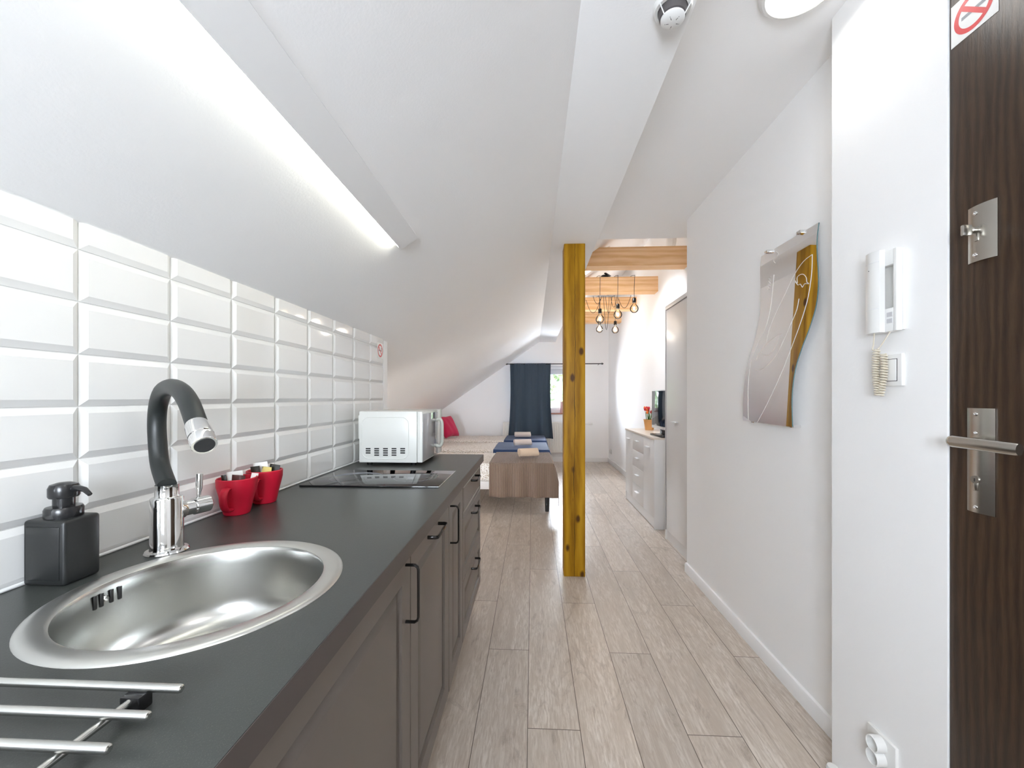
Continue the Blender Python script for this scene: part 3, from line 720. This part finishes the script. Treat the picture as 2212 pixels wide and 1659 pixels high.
# ================================================================= ENTRANCE WALL
dr = MB().box(XN+.003, XN+.045, DY0, DY1, .004, DZ, .0015)
door = struct('door_1', dr, m_door); door['label'] = 'dark walnut entrance door at the right edge'
def curved_plate(y0, y1, z0, z1, t=.007, split=.0):
    n = 12; c = (y0+y1)/2
    def prof(k): y = y0+(y1-y0)*k/n; u = (y-c)/((y1-y0)/2); return y, XN+.003-t*(1-.75*u*u)
    P = [prof(k) for k in range(n+1)]; mb = MB()
    vs = [(XN+.003, y0, z0)]+[(x, y, z0) for y, x in P]+[(XN+.003, y1, z0)]
    return mb.prism(vs, (0, 0, z1-z0))
def screw(mb, y, z, r=.0042, x=None):
    mb.lathe([(0, .0006), (r*.45, .0006), (r*.5, .0022), (r, .0014), (r*1.05, 0)], (x or XN-.0035, y, z), M=Matrix.Rotation(-PI/2, 4, 'Y'), seg=16)
def yx(px, X=XN): r = ray(px, 858); return r.y*X/r.x
ly0, ly1 = yx(2150), yx(2086)
lock = obj('lock_plate', curved_plate(ly0-.003, ly1-.004, H+.296, H+.418), m_satin, door)
mb = MB()
screw(mb, (ly0+ly1)/2+.006, H+.402); screw(mb, (ly0+ly1)/2+.006, H+.311); obj('plate_screw', mb, m_chrome, lock)
yk = (ly0+ly1)/2+.004; zk = H+.364
kb = obj('thumb_turn', MB().tube([(XN-.003, yk, zk), (XN-.014, yk, zk), (XN-.016, yk, zk)], [.0065, .0065, .005], 16).box(XN-.034, XN-.014, yk-.004, yk+.004, zk-.012, zk+.012, .003), m_satin, lock)
def euro(zc, par, y):
    mb = MB().cyl((XN-.0030, y, zc), (XN-.0062, y, zc), .0085, 24); mb.box(XN-.006, XN-.003, y-.005, y+.005, zc-.024, zc, .002)
    o = obj('key_cylinder', mb, m_satin, par); return o
euro(zk, lock, yk)
p0, p1 = yx(2145), yx(2086)
hpz = obj('handle_plate', curved_plate(p0-.003, p1-.002, H-.252, H-.024), m_satin, door)
yc = (p0+p1)/2+.003
mb = MB(); screw(mb, yc, H-.037); screw(mb, yc, H-.240); screw(mb, yc, H-.078, .0035); obj('plate_screw', mb, m_chrome, hpz)
kc = euro(H-.180, hpz, yc); obj('keyhole', MB().box(XN-.0066, XN-.0060, yc-.0008, yc+.0008, H-.184, H-.177), m_dark, kc)
zl = H-.098
pts = [Vector((XN-.003, yc, zl)), Vector((XN-.030, yc, zl)), Vector((XN-.042, yc-.001, zl)), Vector((XN-.048, yc-.010, zl)), Vector((XN-.049, yc-.03, zl)), Vector((XN-.049, yc-.115, zl-.001))]
l = MB().cyl(pts[0], pts[1], .010, 20)
s0, s1 = Vector((XN-.046, yc+.013, zl+.001)), Vector((XN-.046, yc-.118, zl-.002))
l.tube([s0+Vector((0, .004, 0)), s0, s0.lerp(s1, .05), s1.lerp(s0, .03), s1], [.006, .0105, .0125, .0125, .0115], 20, flat=(.62, 1.0))
l.cyl(Vector((XN-.028, yc, zl)), Vector((XN-.046, yc, zl)), .0085, 16)
obj('lever', l, m_satin, hpz)

# no smoking stickers
def sticker(X, side, y, z, sz, lb):
    """side -1: faces -X (viewer looks +X), side 1: faces +X"""
    t = thing('no_smoking_sticker', lb, 'sticker', (X, y, z-sz/2))
    d = side*.0006
    h = sz/2
    obj('backing', MB().box(min(X, X+d), max(X, X+d), y-h, y+h, z-h, z+h), m_stick, t, ang=None)
    R = h*.86; x = X+d*1.5
    Y = lambda u: y-side*u*(-1)     # u to the viewer's right
    sgn = 1 if side == 1 else -1
    n = 48; ro, ri = R, R*.76
    vs = [(x, y+sgn*r*math.cos(2*PI*k/n), z+r*math.sin(2*PI*k/n)) for r in (ro, ri) for k in range(n)]
    mb = MB().faces(vs, [(k, (k+1) % n, n+(k+1) % n, n+k) for k in range(n)])
    c, s_ = math.cos(PI/4), math.sin(PI/4); w_ = R*.11; L = ri*1.0
    q = [(-L, w_), (L, w_), (L, -w_), (-L, -w_)]
    mb.faces([(x+d*.2, y+sgn*(a*c+b*s_), z+(-a*s_+b*c)) for a, b in q], [(0, 1, 2, 3)])
    cg = MB(); L = ri*.80; w_ = R*.09
    cg.faces([(x+d*.1, y+sgn*a, z+b) for a, b in [(-L, w_), (L, w_), (L, -w_), (-L, -w_)]], [(0, 1, 2, 3)])
    for k in range(2):
        pts = [(x+d*.1, y+sgn*(L*.8+k*R*.08+R*.06*math.sin(j)), z+R*.12+j*R*.09) for j in range(5)]
        cg.tube(pts, R*.018, 4)
    obj('cigarette', cg, m_sgrey, t, ang=None); obj('red_ring', mb, m_sred, t, ang=None)
    return t
pA, pB = onX(2058, 107, XN+.003), onX(2161, 21, XN+.003)
sticker(XN+.003, -1, (pA.y+pB.y)/2+.003, pA.z+.050, abs(pA.y-pB.y), 'square red and white no smoking sticker on the dark door')
ps = onX(821, 757.5, XL+.003); sticker(XL+.003, 1, ps.y, ps.z, .088, 'small no smoking sticker on the last white tiles')

# intercom
ic = thing('intercom', 'white wall intercom handset hanging beside the dark door', 'intercom', (XN, 1.16, H+.175))
IZ0, IZ1 = H+.175, H+.392
mb = MB(); mb.box(XN-.006, XN, 1.110, 1.205, IZ0+.002, IZ1-.002, .002)
mb.box(XN-.022, XN-.006, 1.112, 1.122, IZ0, IZ1, .002); mb.box(XN-.022, XN-.006, 1.122, 1.204, IZ0, IZ0+.062, .002); mb.box(XN-.022, XN-.006, 1.122, 1.204, IZ1-.040, IZ1, .002)
b = obj('base', mb, m_plas, ic)
for k in (0, 1): obj('button', MB().box(XN-.0235, XN-.0215, 1.123, 1.140, IZ0+.022+k*.017, IZ0+.034+k*.017, .0008), mat('grey button', (.55, .55, .57, 1), .35), b)
mb = MB()
n = 14; prf = []
for k in range(n+1):
    u = -1+2*k/n; y = 1.167+u*.0225; prf.append((XN-.038-.006*(1-u*u), y))
poly = [(XN-.0235, 1.1445, IZ0), *[(x, y, IZ0) for x, y in prf], (XN-.0235, 1.1895, IZ0)]
mb.prism(poly, (0, 0, .221)); hs = obj('handset', mb, m_plas, ic)
mb = MB().sphere((XN-.0435, 1.172, IZ1-.045), .0014, 8); obj('microphone_hole', mb, m_dark, hs)
for zz in (IZ1-.026, IZ0+.065):
    obj('seam_line', MB().tube([(x-.0001, y, zz) for x, y in prf], .0006, 5), m_alu, hs)
cd_ = MB(); pts = []
A0, A1, bt = Vector((XN-.032, 1.168, IZ0)), Vector((XN-.018, 1.135, IZ0)), H+.006
cd_.tube(smooth([A0, A0+Vector((0, .003, -.03)), Vector((XN-.035, 1.170, IZ0-.045)), Vector((XN-.032, 1.163, IZ0-.045))], 4), .0016, 8)
cd_.tube(smooth([A1, A1+Vector((-.004, .008, -.016)), Vector((XN-.026, 1.155, IZ0-.036)), Vector((XN-.030, 1.160, IZ0-.044))], 4), .0016, 8)
def coil(p0, p1, turns, R, bend):
    n = turns*12; o = []
    for i in range(n+1):
        t = i/n; c = p0.lerp(p1, t)+Vector((0, bend*math.sin(PI*t), 0)); a = i/12*2*PI
        o.append(c+Vector((R*math.cos(a), R*math.sin(a), 0)))
    return o
cd_.tube(coil(Vector((XN-.030, 1.163, IZ0-.044)), Vector((XN-.028, 1.160, H+.004)), 19, .0070, .006), .0021, 6)
cd_.tube(coil(Vector((XN-.022, 1.150, IZ0-.058)), Vector((XN-.026, 1.156, H+.004)), 16, .0066, -.006), .0021, 6)
obj('coiled_cord', cd_, m_cream, ic)
# light switch
sw = thing('light_switch', 'square white light switch half behind the intercom cord', 'switch', (XN, 1.152, H+.030))
obj('frame', MB().box(XN-.009, XN, 1.112, 1.196, H+.030, H+.115, .002), m_plas, sw)
obj('rocker', MB().box(XN-.012, XN-.009, 1.126, 1.182, H+.044, H+.101, .001, M=None), m_plas, sw)
obj('gap', MB().box(XN-.0093, XN-.0088, 1.1245, 1.1835, H+.0425, H+.1025), m_dark, sw)
# socket
so = thing('wall_socket', 'white double wall socket low on the wall beside the door', 'socket', (XN, 1.175, .19))
obj('plate', MB().box(XN-.009, XN, 1.130, 1.222, .19, .277, .002), m_plas, so)
for zz, tl in ((.252, .35), (.215, -.1)):
    M = Matrix.Translation((XN-.006, 1.176, zz)) @ Matrix.Rotation(-PI/2+tl*0, 4, 'Y')
    c = obj('outlet', MB().lathe([(0, .004), (.0165, .004), (.0175, .026), (.0195, .028), (.021, .026), (.0215, 0)], (0, 0, 0), M=M, seg=32), m_plas, so)
    mb = MB()
    for dy in (-.0095, .0095): mb.cyl((XN-.010, 1.176+dy, zz), (XN-.0108, 1.176+dy, zz), .0028, 12)
    mb.cyl((XN-.010, 1.176, zz-.008), (XN-.013, 1.176, zz-.008), .0022, 10)
    obj('contact_hole', mb, m_dark, c)
ds = onZ(1791, 1655, .045)
tag(obj('door_stop', MB().lathe([(0, 0), (.017, 0), (.018, .004), (.0165, .038), (.014, .043), (0, .045)], (.948, 1.338, 0), seg=28), m_plas), 'small white round door stop on the floor at the wall corner', 'door stop')

# ---------------------------------------------------------------- wavy mirror
MXW = XR-.022
def mp(a, b):
    p = onX(1560+a/3.192, 440+b/3.192, MXW-.004); p.x += .013*(p.y-1.85)+.03*(p.z-1.48); return p
L_ = [(250, 365), (245, 450), (250, 560), (255, 660), (253, 760), (235, 880), (205, 1000), (178, 1110), (160, 1220), (153, 1350), (157, 1495)]
R_ = [(650, 130), (640, 240), (643, 340), (655, 470), (659, 590), (645, 720), (605, 860), (560, 985), (522, 1110), (503, 1230), (497, 1360), (507, 1540)]
Lp = smooth([mp(*q) for q in L_], 4); Rp = smooth([mp(*q) for q in R_], 4)
n = 60
def samp(P, t): f = t*(len(P)-1); i = min(int(f), len(P)-2); return P[i].lerp(P[i+1], f-i)
LL = [samp(Lp, i/n) for i in range(n+1)]; RR = [samp(Rp, i/n) for i in range(n+1)]
mr = thing('wavy_mirror', 'tall wavy edged frameless mirror with etched drawing on the right wall', 'mirror', (XR, 1.85, H-.12))
vs = LL+RR; N1 = n+1
mb = MB().faces(vs, [(i, i+1, N1+i+1, N1+i) for i in range(n)]); obj('mirror_surface', mb, m_mirror, mr, ang=None)
mb = MB(); loop = LL+RR[::-1]; k = len(loop)
bk = [p+Vector((.004, 0, 0)) for p in loop]
mb.faces(loop+bk, [(i, (i+1) % k, (i+1) % k+k, i+k) for i in range(k)]); obj('glass_edge', mb, m_edge, mr)
for (a, b) in ((308, 330), (530, 196), (215, 1500), (485, 1533)):
    p = mp(a, b); obj('clip', MB().box(MXW-.008, XR, p.y-.012, p.y+.012, p.z-.007, p.z+.005, .001), m_chrome, mr)
ET = [[(345, 490), (335, 640), (325, 740), (295, 860), (230, 1000), (198, 1100), (186, 1240), (188, 1360), (194, 1490)],
      [(613, 350), (550, 400), (490, 490), (430, 620), (360, 770), (320, 880), (308, 955)],
      [(613, 350), (614, 450), (605, 560), (585, 680), (545, 820), (500, 950), (450, 1090), (380, 1260), (310, 1410), (258, 1508)],
      [(528, 655), (515, 730), (480, 820), (430, 940), (375, 1050), (310, 1120), (262, 1148), (236, 1150)],
      [(415, 898), (370, 915), (310, 965), (265, 1020), (238, 1078)], [(405, 900), (385, 960), (350, 1020), (310, 1047), (262, 1028)],
      [(497, 540), (512, 548), (510, 510), (530, 490), (555, 488), (575, 510), (580, 540), (595, 552), (565, 552), (550, 576), (535, 555), (515, 560), (497, 530)],
      [(312, 600), (305, 590), (318, 585), (306, 572), (320, 566), (306, 555), (320, 548), (308, 535), (320, 528), (310, 515), (322, 505)],
      [(355, 330), (372, 345), (358, 372), (340, 392), (352, 410)]]
mb = MB()
for q in ET: mb.tube([p+Vector((-.0001, 0, 0)) for p in smooth([mp(*a) for a in q], 3)], .0014, 4)
obj('etched_drawing', mb, m_etch, mr)

# ================================================================= BEDROOM
def bed(y0, y1):
    x0, x1 = -1.86, .20
    t = thing('single_bed', '', 'bed', ((x0+x1)/2, (y0+y1)/2, 0), 'three single beds side by side')
    obj('frame', MB().box(x0, x1-.01, y0+.01, y1-.01, .235, .32, .006), m_frame, t)
    def pad(u, v):
        a = u*2*PI; return None
    mb = MB().box(x0+.01, x1, y0, y1, .318, .51, .035, seg=4)
    obj('mattress', mb, m_sheet, t)
    for x in (x0+.08, x1-.045):
        for y in (y0+.06, y1-.06): obj('leg', MB().tube([(x, y, 0), (x, y, .236)], [.022, .028], 14), m_black, t)
    return t
BY = [(4.28, 5.13), (5.38, 6.25), (6.53, 7.39)]
for (a, b), lb in zip(BY, ('single bed nearest the kitchen with taupe throw at its foot', 'middle single bed with bright blue throw at its foot', 'single bed nearest the radiator with crimson cushion')):
    bed(a, b)['label'] = lb
# throws
def drape(xa, xb, ya, yb, dropf, dropx, m, name, lb, amp=.012, fx=26, top=.514, rb=.04):
    W = (xb-xa)+dropx; D = (yb-ya)+dropf
    def fn(u, v):
        s = u*W; q = v*D          # s along +X to the foot, q from back to front
        x = xa+s; y = yb-q; z = top
        ds = max(0, x-xb); dq = max(0, ya-y)
        d = math.hypot(ds, dq)
        x2 = min(x, xb); y2 = max(y, ya)
        k = min(1, d/.06); 
        z = top-(d-.02*k if d > .02 else d*d*12)
        if dq > 0:
            y2 = ya-.012*k-amp*k*(.5+.5*math.sin(fx*x+1.3*math.sin(3*x)))*min(1, d/.2+.2)-.03*(d if ds > 0 else 0)
        if ds > 0:
            x2 = xb+.012*k+(.025+.02*math.sin(9*y))*min(1, d/.15)
            if dq > 0:
                a = math.atan2(dq, ds); x2 = xb+.012+.05*min(1, d/.2); y2 = ya-.012-.02*min(1, d/.2)*math.sin(a)
        if d == 0: z += .003*math.sin(11*x+4*y)*math.sin(7*y+1)
        return (x2, y2, z)
    mb = MB().grid(fn, 60, 70); o = obj(name, mb, m, ang=80); solid(o, .005, 1)
    return tag(o, lb, 'blanket', 'throws folded over the bed feet')
drape(-.455, .205, 4.275, 5.12, .37, .26, m_throw, 'throw_blanket', 'ribbed taupe throw draped over the foot of the nearest bed', amp=.034, fx=31)
drape(-.52, .205, 5.375, 6.24, .16, .16, m_blue, 'throw_blanket', 'smooth blue throw over the foot of the middle bed')
drape(-.46, .205, 6.525, 7.38, .13, .22, m_blue, 'throw_blanket', 'dark blue throw over the foot of the bed nearest the radiator')
# rolled towels
def towel(px, py, Y, L, R, m, ang, lb):
    c = onY(px, py, Y); c.z = .522+R
    t = bmesh.new(); n = 64; turns = 3.6; th = R/turns*.80
    rings = []
    for i in range(n*2+1):
        f = i/(n*2); a = f*turns*2*PI; r = R*(.10+.90*f)
        row = []
        for (rr, xx) in ((r, -L/2), (r, L/2), (r-th, L/2), (r-th, -L/2)):
            rr = max(rr, .001); xj = xx*(1+.03*math.sin(a*1.7)); row.append(t.verts.new((xj, rr*math.cos(a), rr*.82*math.sin(a))))
        rings.append(row)
    for a, b in zip(rings, rings[1:]):
        for k in range(4): t.faces.new((a[k], a[(k+1) % 4], b[(k+1) % 4], b[k]))
    t.faces.new(rings[0]); t.faces.new(rings[-1][::-1])
    mb = MB().merge(t, Matrix.Translation((c.x, c.y, c.z-R*.16)) @ Matrix.Rotation(ang, 4, 'Z'))
    return tag(obj('rolled_towel', mb, m, ang=50), lb, 'towel', 'rolled towels on the throws')
towel(1141, 990, 4.66, .22, .066, m_towel, .30, 'thick beige towel rolled up on the taupe throw')
towel(1129, 960, 5.72, .24, .062, m_towel2, .22, 'pale towel rolled up on the blue throw of the middle bed')
towel(1129, 942, 6.92, .27, .062, m_towel2, .10, 'pale towel rolled up on the bed nearest the radiator')
# cushions
def cushion(c, w_, h_, t_, M, m, lb, name='cushion', cat='cushion'):
    def side(sg):
        def fn(u, v):
            a, b = 2*u-1, 2*v-1; th = t_*((1-a**4)*(1-b**4))**.5
            x = a*w_*(1-.10*(1-abs(b))*abs(a)**3*1.0); z = b*h_*(1-.10*(1-abs(a))*abs(b)**3)
            th += .004*math.sin(9*a+3*b)*(1-a*a)*(1-b*b)
            return M @ Vector((x, sg*th, z))
        return fn
    mb = MB().grid(side(1), 22, 22); mb.grid(side(-1), 22, 22)
    bmesh.ops.remove_doubles(mb.bm, verts=mb.bm.verts[:], dist=.0005)
    return tag(obj(name, mb, m, ang=80), lb, cat)
cushion(None, .20, .20, .07, Matrix.Translation((-1.45, 6.93, .705)) @ Matrix.Rotation(1.15, 4, 'Z') @ Matrix.Rotation(-.5, 4, 'X'), m_magenta, 'crimson cushion leaning on the bed nearest the radiator')
cushion(None, .26, .20, .06, Matrix.Translation((-1.77, 7.02, .60)) @ Matrix.Rotation(PI/2, 4, 'Z') @ Matrix.Rotation(PI/2-.1, 4, 'X'), m_sheet, 'patterned pillow under the crimson cushion', 'pillow', 'pillow')
cushion(None, .20, .20, .06, Matrix.Translation((-1.52, 5.80, .675)) @ Matrix.Rotation(1.0, 4, 'Z') @ Matrix.Rotation(-.75, 4, 'X'), m_orange, 'orange cushion lying on the middle bed behind the microwave')

# curtain and rod
cr = thing('curtain_rod', 'thin black curtain rod across the far window', 'curtain rod', (.4, 7.52, H+.6))
ZR = H+.612
obj('rod', MB().cyl((-.475, 7.52, ZR), (1.27, 7.52, ZR), .0085, 12), m_black, cr)
for x, s in ((-.475, -1), (1.27, 1)):
    obj('finial', MB().lathe([(0, -.01), (.018, -.008), (.018, .006), (.010, .012), (.013, .02), (0, .026)], (x, 7.52, ZR), M=Matrix.Rotation(s*PI/2, 4, 'Y'), seg=16), m_black, cr)
for x in (-.41, 1.22): obj('bracket', MB().tube([(x, 7.52, ZR), (x, YF, ZR-.01)], .006, 8), m_black, cr)
def cfn(u, v):
    top0, top1, bt0, bt1 = -.415, .335, -.45, .385
    e = v**1.2; x0 = top0+(bt0-top0)*e+.035*math.sin(PI*v)*.6; x1 = top1+(bt1-top1)*e-.03*math.sin(PI*v*.9)
    x = x0+(x1-x0)*u
    f = .026+.034*v
    y = 7.505+f*math.sin(u*2*PI*3.4+.6*math.sin(v*2)+.5)*(.6+.4*math.sin(u*7+1))+.006*math.sin(u*2*PI*15)*(1-v)**3
    return (x, y-.02*v, ZR+.012-v*1.385)
cu = obj('curtain', MB().grid(cfn, 160, 40), m_curt, ang=80); solid(cu, .004, 0); tag(cu, 'dark slate blue curtain hanging from the rod over the window', 'curtain')
# radiator
rd = thing('radiator', 'cream ribbed panel radiator under the far window', 'radiator', (.2, 7.62, .16))
rx0, rx1, rz0, rz1 = -.555, .955, .175, .745
mb = MB(); n = 44; pts = []
for i in range(n):
    xa = rx0+.03+(rx1-rx0-.06)*i/n; dx = (rx1-rx0-.06)/n
    pts += [(xa, 7.595), (xa+dx*.30, 7.595), (xa+dx*.42, 7.583), (xa+dx*.80, 7.583), (xa+dx*.92, 7.595)]
pts.append((rx1-.03, 7.595))
poly = [(x, y, rz0+.03) for x, y in pts]+[(rx1-.03, 7.655, rz0+.03), (rx0+.03, 7.655, rz0+.03)]
m2 = MB(); vs = [(x, y, rz0+.03) for x, y in pts]+[(x, y, rz1-.03) for x, y in pts]; k = len(pts)
m2.faces(vs, [(i, i+1, k+i+1, k+i) for i in range(k-1)])
obj('front_panel', m2, m_rad, rd, ang=None)
mb = MB(); mb.box(rx0, rx1, 7.588, 7.66, rz0, rz0+.031, .004); mb.box(rx0, rx1, 7.588, 7.66, rz1-.031, rz1, .004)
mb.box(rx0, rx0+.031, 7.588, 7.66, rz0+.03, rz1-.03, .004); mb.box(rx1-.031, rx1, 7.588, 7.66, rz0+.03, rz1-.03, .004); mb.box(rx0+.03, rx1-.03, 7.60, 7.655, rz0+.03, rz1-.03)
mb.box(0, .05, 7.655, YF, .5, .55); mb.box(.6, .65, 7.655, YF, .5, .55)
obj('casing', mb, m_rad, rd)
v = onY(1272, 916, 7.60)
vv = obj('valve', MB().cyl((rx1-.005, 7.62, v.z), (v.x+.005, 7.62, v.z), .010, 12), m_alu, rd)
obj('valve_head', MB().cyl((v.x, 7.62, v.z), (v.x+.07, 7.62, v.z), .021, 20), m_plas, vv)
# sill pot
pp = onY(1214.5, 893, YF+.02)
jar = thing('jar_on_sill', 'small pinkish glass jar on the window sill beside the post', 'jar', (pp.x, YF+.02, WZ0+.004))
obj('body', MB().lathe([(0, 0), (.035, 0), (.04, .01), (.042, .20), (.038, .215), (.034, .21), (.036, .02), (0, .012)], (pp.x, YF+.02, WZ0+.004), seg=24), mat('dusty pink glass', rgb(205, 165, 160), .2), jar)
# socket on bedroom wall
p = onX(1320, 975, XB)
s2 = thing('wall_socket', 'white double wall socket on the bedroom wall near the far corner', 'socket', (XB, p.y, p.z-.04))
obj('plate', MB().box(XB-.010, XB, p.y-.075, p.y+.075, p.z-.04, p.z+.04, .003), m_plas, s2)
for dy in (-.036, .036):
    obj('outlet', MB().lathe([(0, .004), (.017, .004), (.020, .012), (.022, .008)], (XB-.008, p.y+dy, p.z), M=Matrix.Rotation(-PI/2, 4, 'Y'), seg=20), m_plas, s2)

# wardrobe
X0 = 1.135
wd = thing('wardrobe', 'tall white wardrobe with grey edge beyond the right wall', 'wardrobe', (1.28, 3.22, 0))
wy0, wy1, wz1 = 2.89, 3.555, 1.985
mb = MB(); mb.box(X0, XB-.002, wy1-.018, wy1, 0, wz1, .001); mb.box(X0, XB-.002, wy0, wy0+.018, 0, wz1, .001)
mb.box(X0, XB-.002, wy0+.018, wy1-.018, wz1-.030, wz1, .001); mb.box(XB-.01, XB-.002, wy0+.018, wy1-.018, .0, wz1-.03); mb.box(X0+.02, XB-.01, wy0+.018, wy1-.018, .08, .098)
obj('body', mb, m_laminate, wd)
obj('plinth', MB().box(X0+.010, X0+.024, wy0+.018, wy1-.018, 0, .085), m_laminate, wd)
dw = obj('door', MB().box(X0+.001, X0+.018, wy0+.020, wy1-.024, .088, wz1-.040, .001), m_laminate, wd)
ph = onX(1460, 912, X0)
def tab(x, y, z, L=.10): return MB().box(x-.028, x, y-L/2, y+L/2, z-.003, z+.003, .0015)
obj('edge_profile', MB().box(X0-.001, X0+.010, wy1-.0245, wy1-.0185, .085, wz1-.032).box(X0-.001, X0+.010, wy0+.020, wy1-.0245, wz1-.0395, wz1-.032), mat('grey door edge', (.16, .15, .15, 1), .4), dw)
obj('handle', tab(X0+.001, ph.y, ph.z, .11), m_alu, dw)

# dresser
X1 = 1.112; dy0, dy1, dz = 3.785, 4.935, .838
ch = thing('sideboard', 'white sideboard with two doors and four drawers along the right wall', 'sideboard', (1.265, 4.36, 0))
mb = MB(); mb.box(X1, XB-.018, dy0, dy0+.018, 0, dz-.018, .001); mb.box(X1, XB-.018, dy1-.018, dy1, 0, dz-.018, .001)
mb.box(XB-.026, XB-.018, dy0+.018, dy1-.018, .06, dz-.018); mb.box(X1+.022, XB-.026, dy0+.018, dy1-.018, .085, .10)
obj('body', mb, m_laminate, ch)
obj('plinth', MB().box(X1+.006, X1+.020, dy0+.018, dy1-.018, .006, .094), m_laminate, ch)
obj('top', MB().box(X1-.006, XB-.018, dy0-.004, dy1+.004, dz-.018, dz, .001), m_beige, ch)
ya, yb = 4.152, 4.600
for y0_, y1_, hy in ((dy0+.020, ya-.002, 3.98), (yb+.002, dy1-.020, 4.77)):
    d = obj('door', MB().box(X1, X1+.018, y0_, y1_, .099, dz-.021, .001), m_laminate, ch)
    obj('handle', tab(X1, hy, .735), m_alu, d)
zz = [.099, .276, .457, .638, dz-.021]
for k in range(4):
    d = obj('drawer', MB().box(X1, X1+.018, ya, yb, zz[k]+.0015, zz[k+1]-.0015, .001), m_laminate, ch)
    obj('handle', tab(X1, 4.37, (zz[k]+zz[k+1])/2+.018), m_alu, d)
# television
tv = thing('television', 'small flat television with silver lower edge on the sideboard', 'television', (1.24, 3.95, dz))
A, B = Vector((1.232, 4.21)), Vector((1.250, 3.66)); cc = (A+B)/2; an = math.atan2((B-A).y, (B-A).x)
M = Matrix.Translation((cc.x, cc.y, dz+.255)) @ Matrix.Rotation(an-PI/2, 4, 'Z')
hl = (B-A).length/2
# local: y along the screen, x = thickness (screen faces room)
sx_ = 1
def tvb(a, b, c, d, e, f, bev=.002): return MB().box(a, b, c, d, e, f, bev, M=M)
t_ = tvb(-.022, .022, -hl, hl, -.19, .19, .004); obj('housing', t_, m_alu, tv)
for sgn in (1, -1):
    pass
nrmv = (M.to_3x3() @ Vector((1, 0, 0)))
fs_ = 1 if nrmv.x < 0 else -1
obj('screen', tvb(min(fs_*.0215, fs_*.0235), max(fs_*.0215, fs_*.0235), -hl+.012, hl-.012, -.162, .178, .0005), m_tv, tv)
obj('stand', tvb(-.015, .015, -.05, .05, -.235, -.18).box(-.075, .075, -.16, .16, -.2545, -.238, .004, M=M), m_black, tv)
# potted flowers
pc = onZ(1398, 927, dz); pc = Vector((1.325, 4.70, dz))
pf = thing('potted_flowers', 'ochre pot of upright green leaves with orange and red flowers', 'potted plant', pc)
obj('pot', MB().lathe([(0, 0), (.046, 0), (.062, .112), (.066, .114), (.066, .120), (.058, .120), (.055, .105), (0, .10)], pc, seg=28), m_pot, pf)
mb = MB(); f1 = MB(); f2 = MB(); rr = random.Random(3)
for i in range(26):
    a = rr.random()*2*PI; r = rr.random()*.045; h = .09+rr.random()*.06; b = pc+Vector((r*math.cos(a), r*math.sin(a), .10)); tpt = b+Vector((.018*math.cos(a), .018*math.sin(a), h))
    mb.tube([b, b.lerp(tpt, .5)+Vector((.003, 0, 0)), tpt], [.004, .0055, .001], 6, flat=(1, .4))
    if i % 3 == 0: obj('flower', MB().sphere(tpt+Vector((0, 0, .006)), .013, 10, (1, 1, 1.5)), m_flo1 if i % 2 else m_flo2, pf)
fo = obj('leaves', mb, m_green, pf)

# ---------------------------------------------------------------- trees outside the far window
rr = random.Random(11)
for j, (cx, cy, cz, R, lb) in enumerate(((.75, 12.5, .9, 1.75, 'leafy green tree directly outside the far window'), (5.2, 15.5, 1.5, 2.4, 'leafy green tree outside to the right of the far window'))):
    tr = thing('garden_tree', lb, 'tree', (cx, cy, -2.6))
    mb = MB()
    for i in range(2600):
        u, v_ = rr.random()*2*PI, rr.random()*2-1; q = R*(.72+.3*rr.random()); s = math.sqrt(1-v_*v_)
        p = Vector((cx+q*s*math.cos(u), cy+q*s*math.sin(u)*.8, cz+q*v_))
        a = Vector((rr.gauss(0, 1), rr.gauss(0, 1), rr.gauss(0, 1))).normalized(); b = a.orthogonal().normalized(); L = .11+.07*rr.random()
        mb.faces([p-a*L, p+b*L*.5, p+a*L, p-b*L*.5], [(0, 1, 2, 3)])
    mb.sphere((cx, cy, cz), R*.74, 20)
    obj('crown', mb, m_leaf, tr, ang=None)
    obj('trunk', MB().tube([(cx, cy, -2.6), (cx+.1, cy, -1), (cx, cy, 1.2)], [.25, .18, .12], 10), mat('bark', rgb(80, 62, 46), .9), tr)
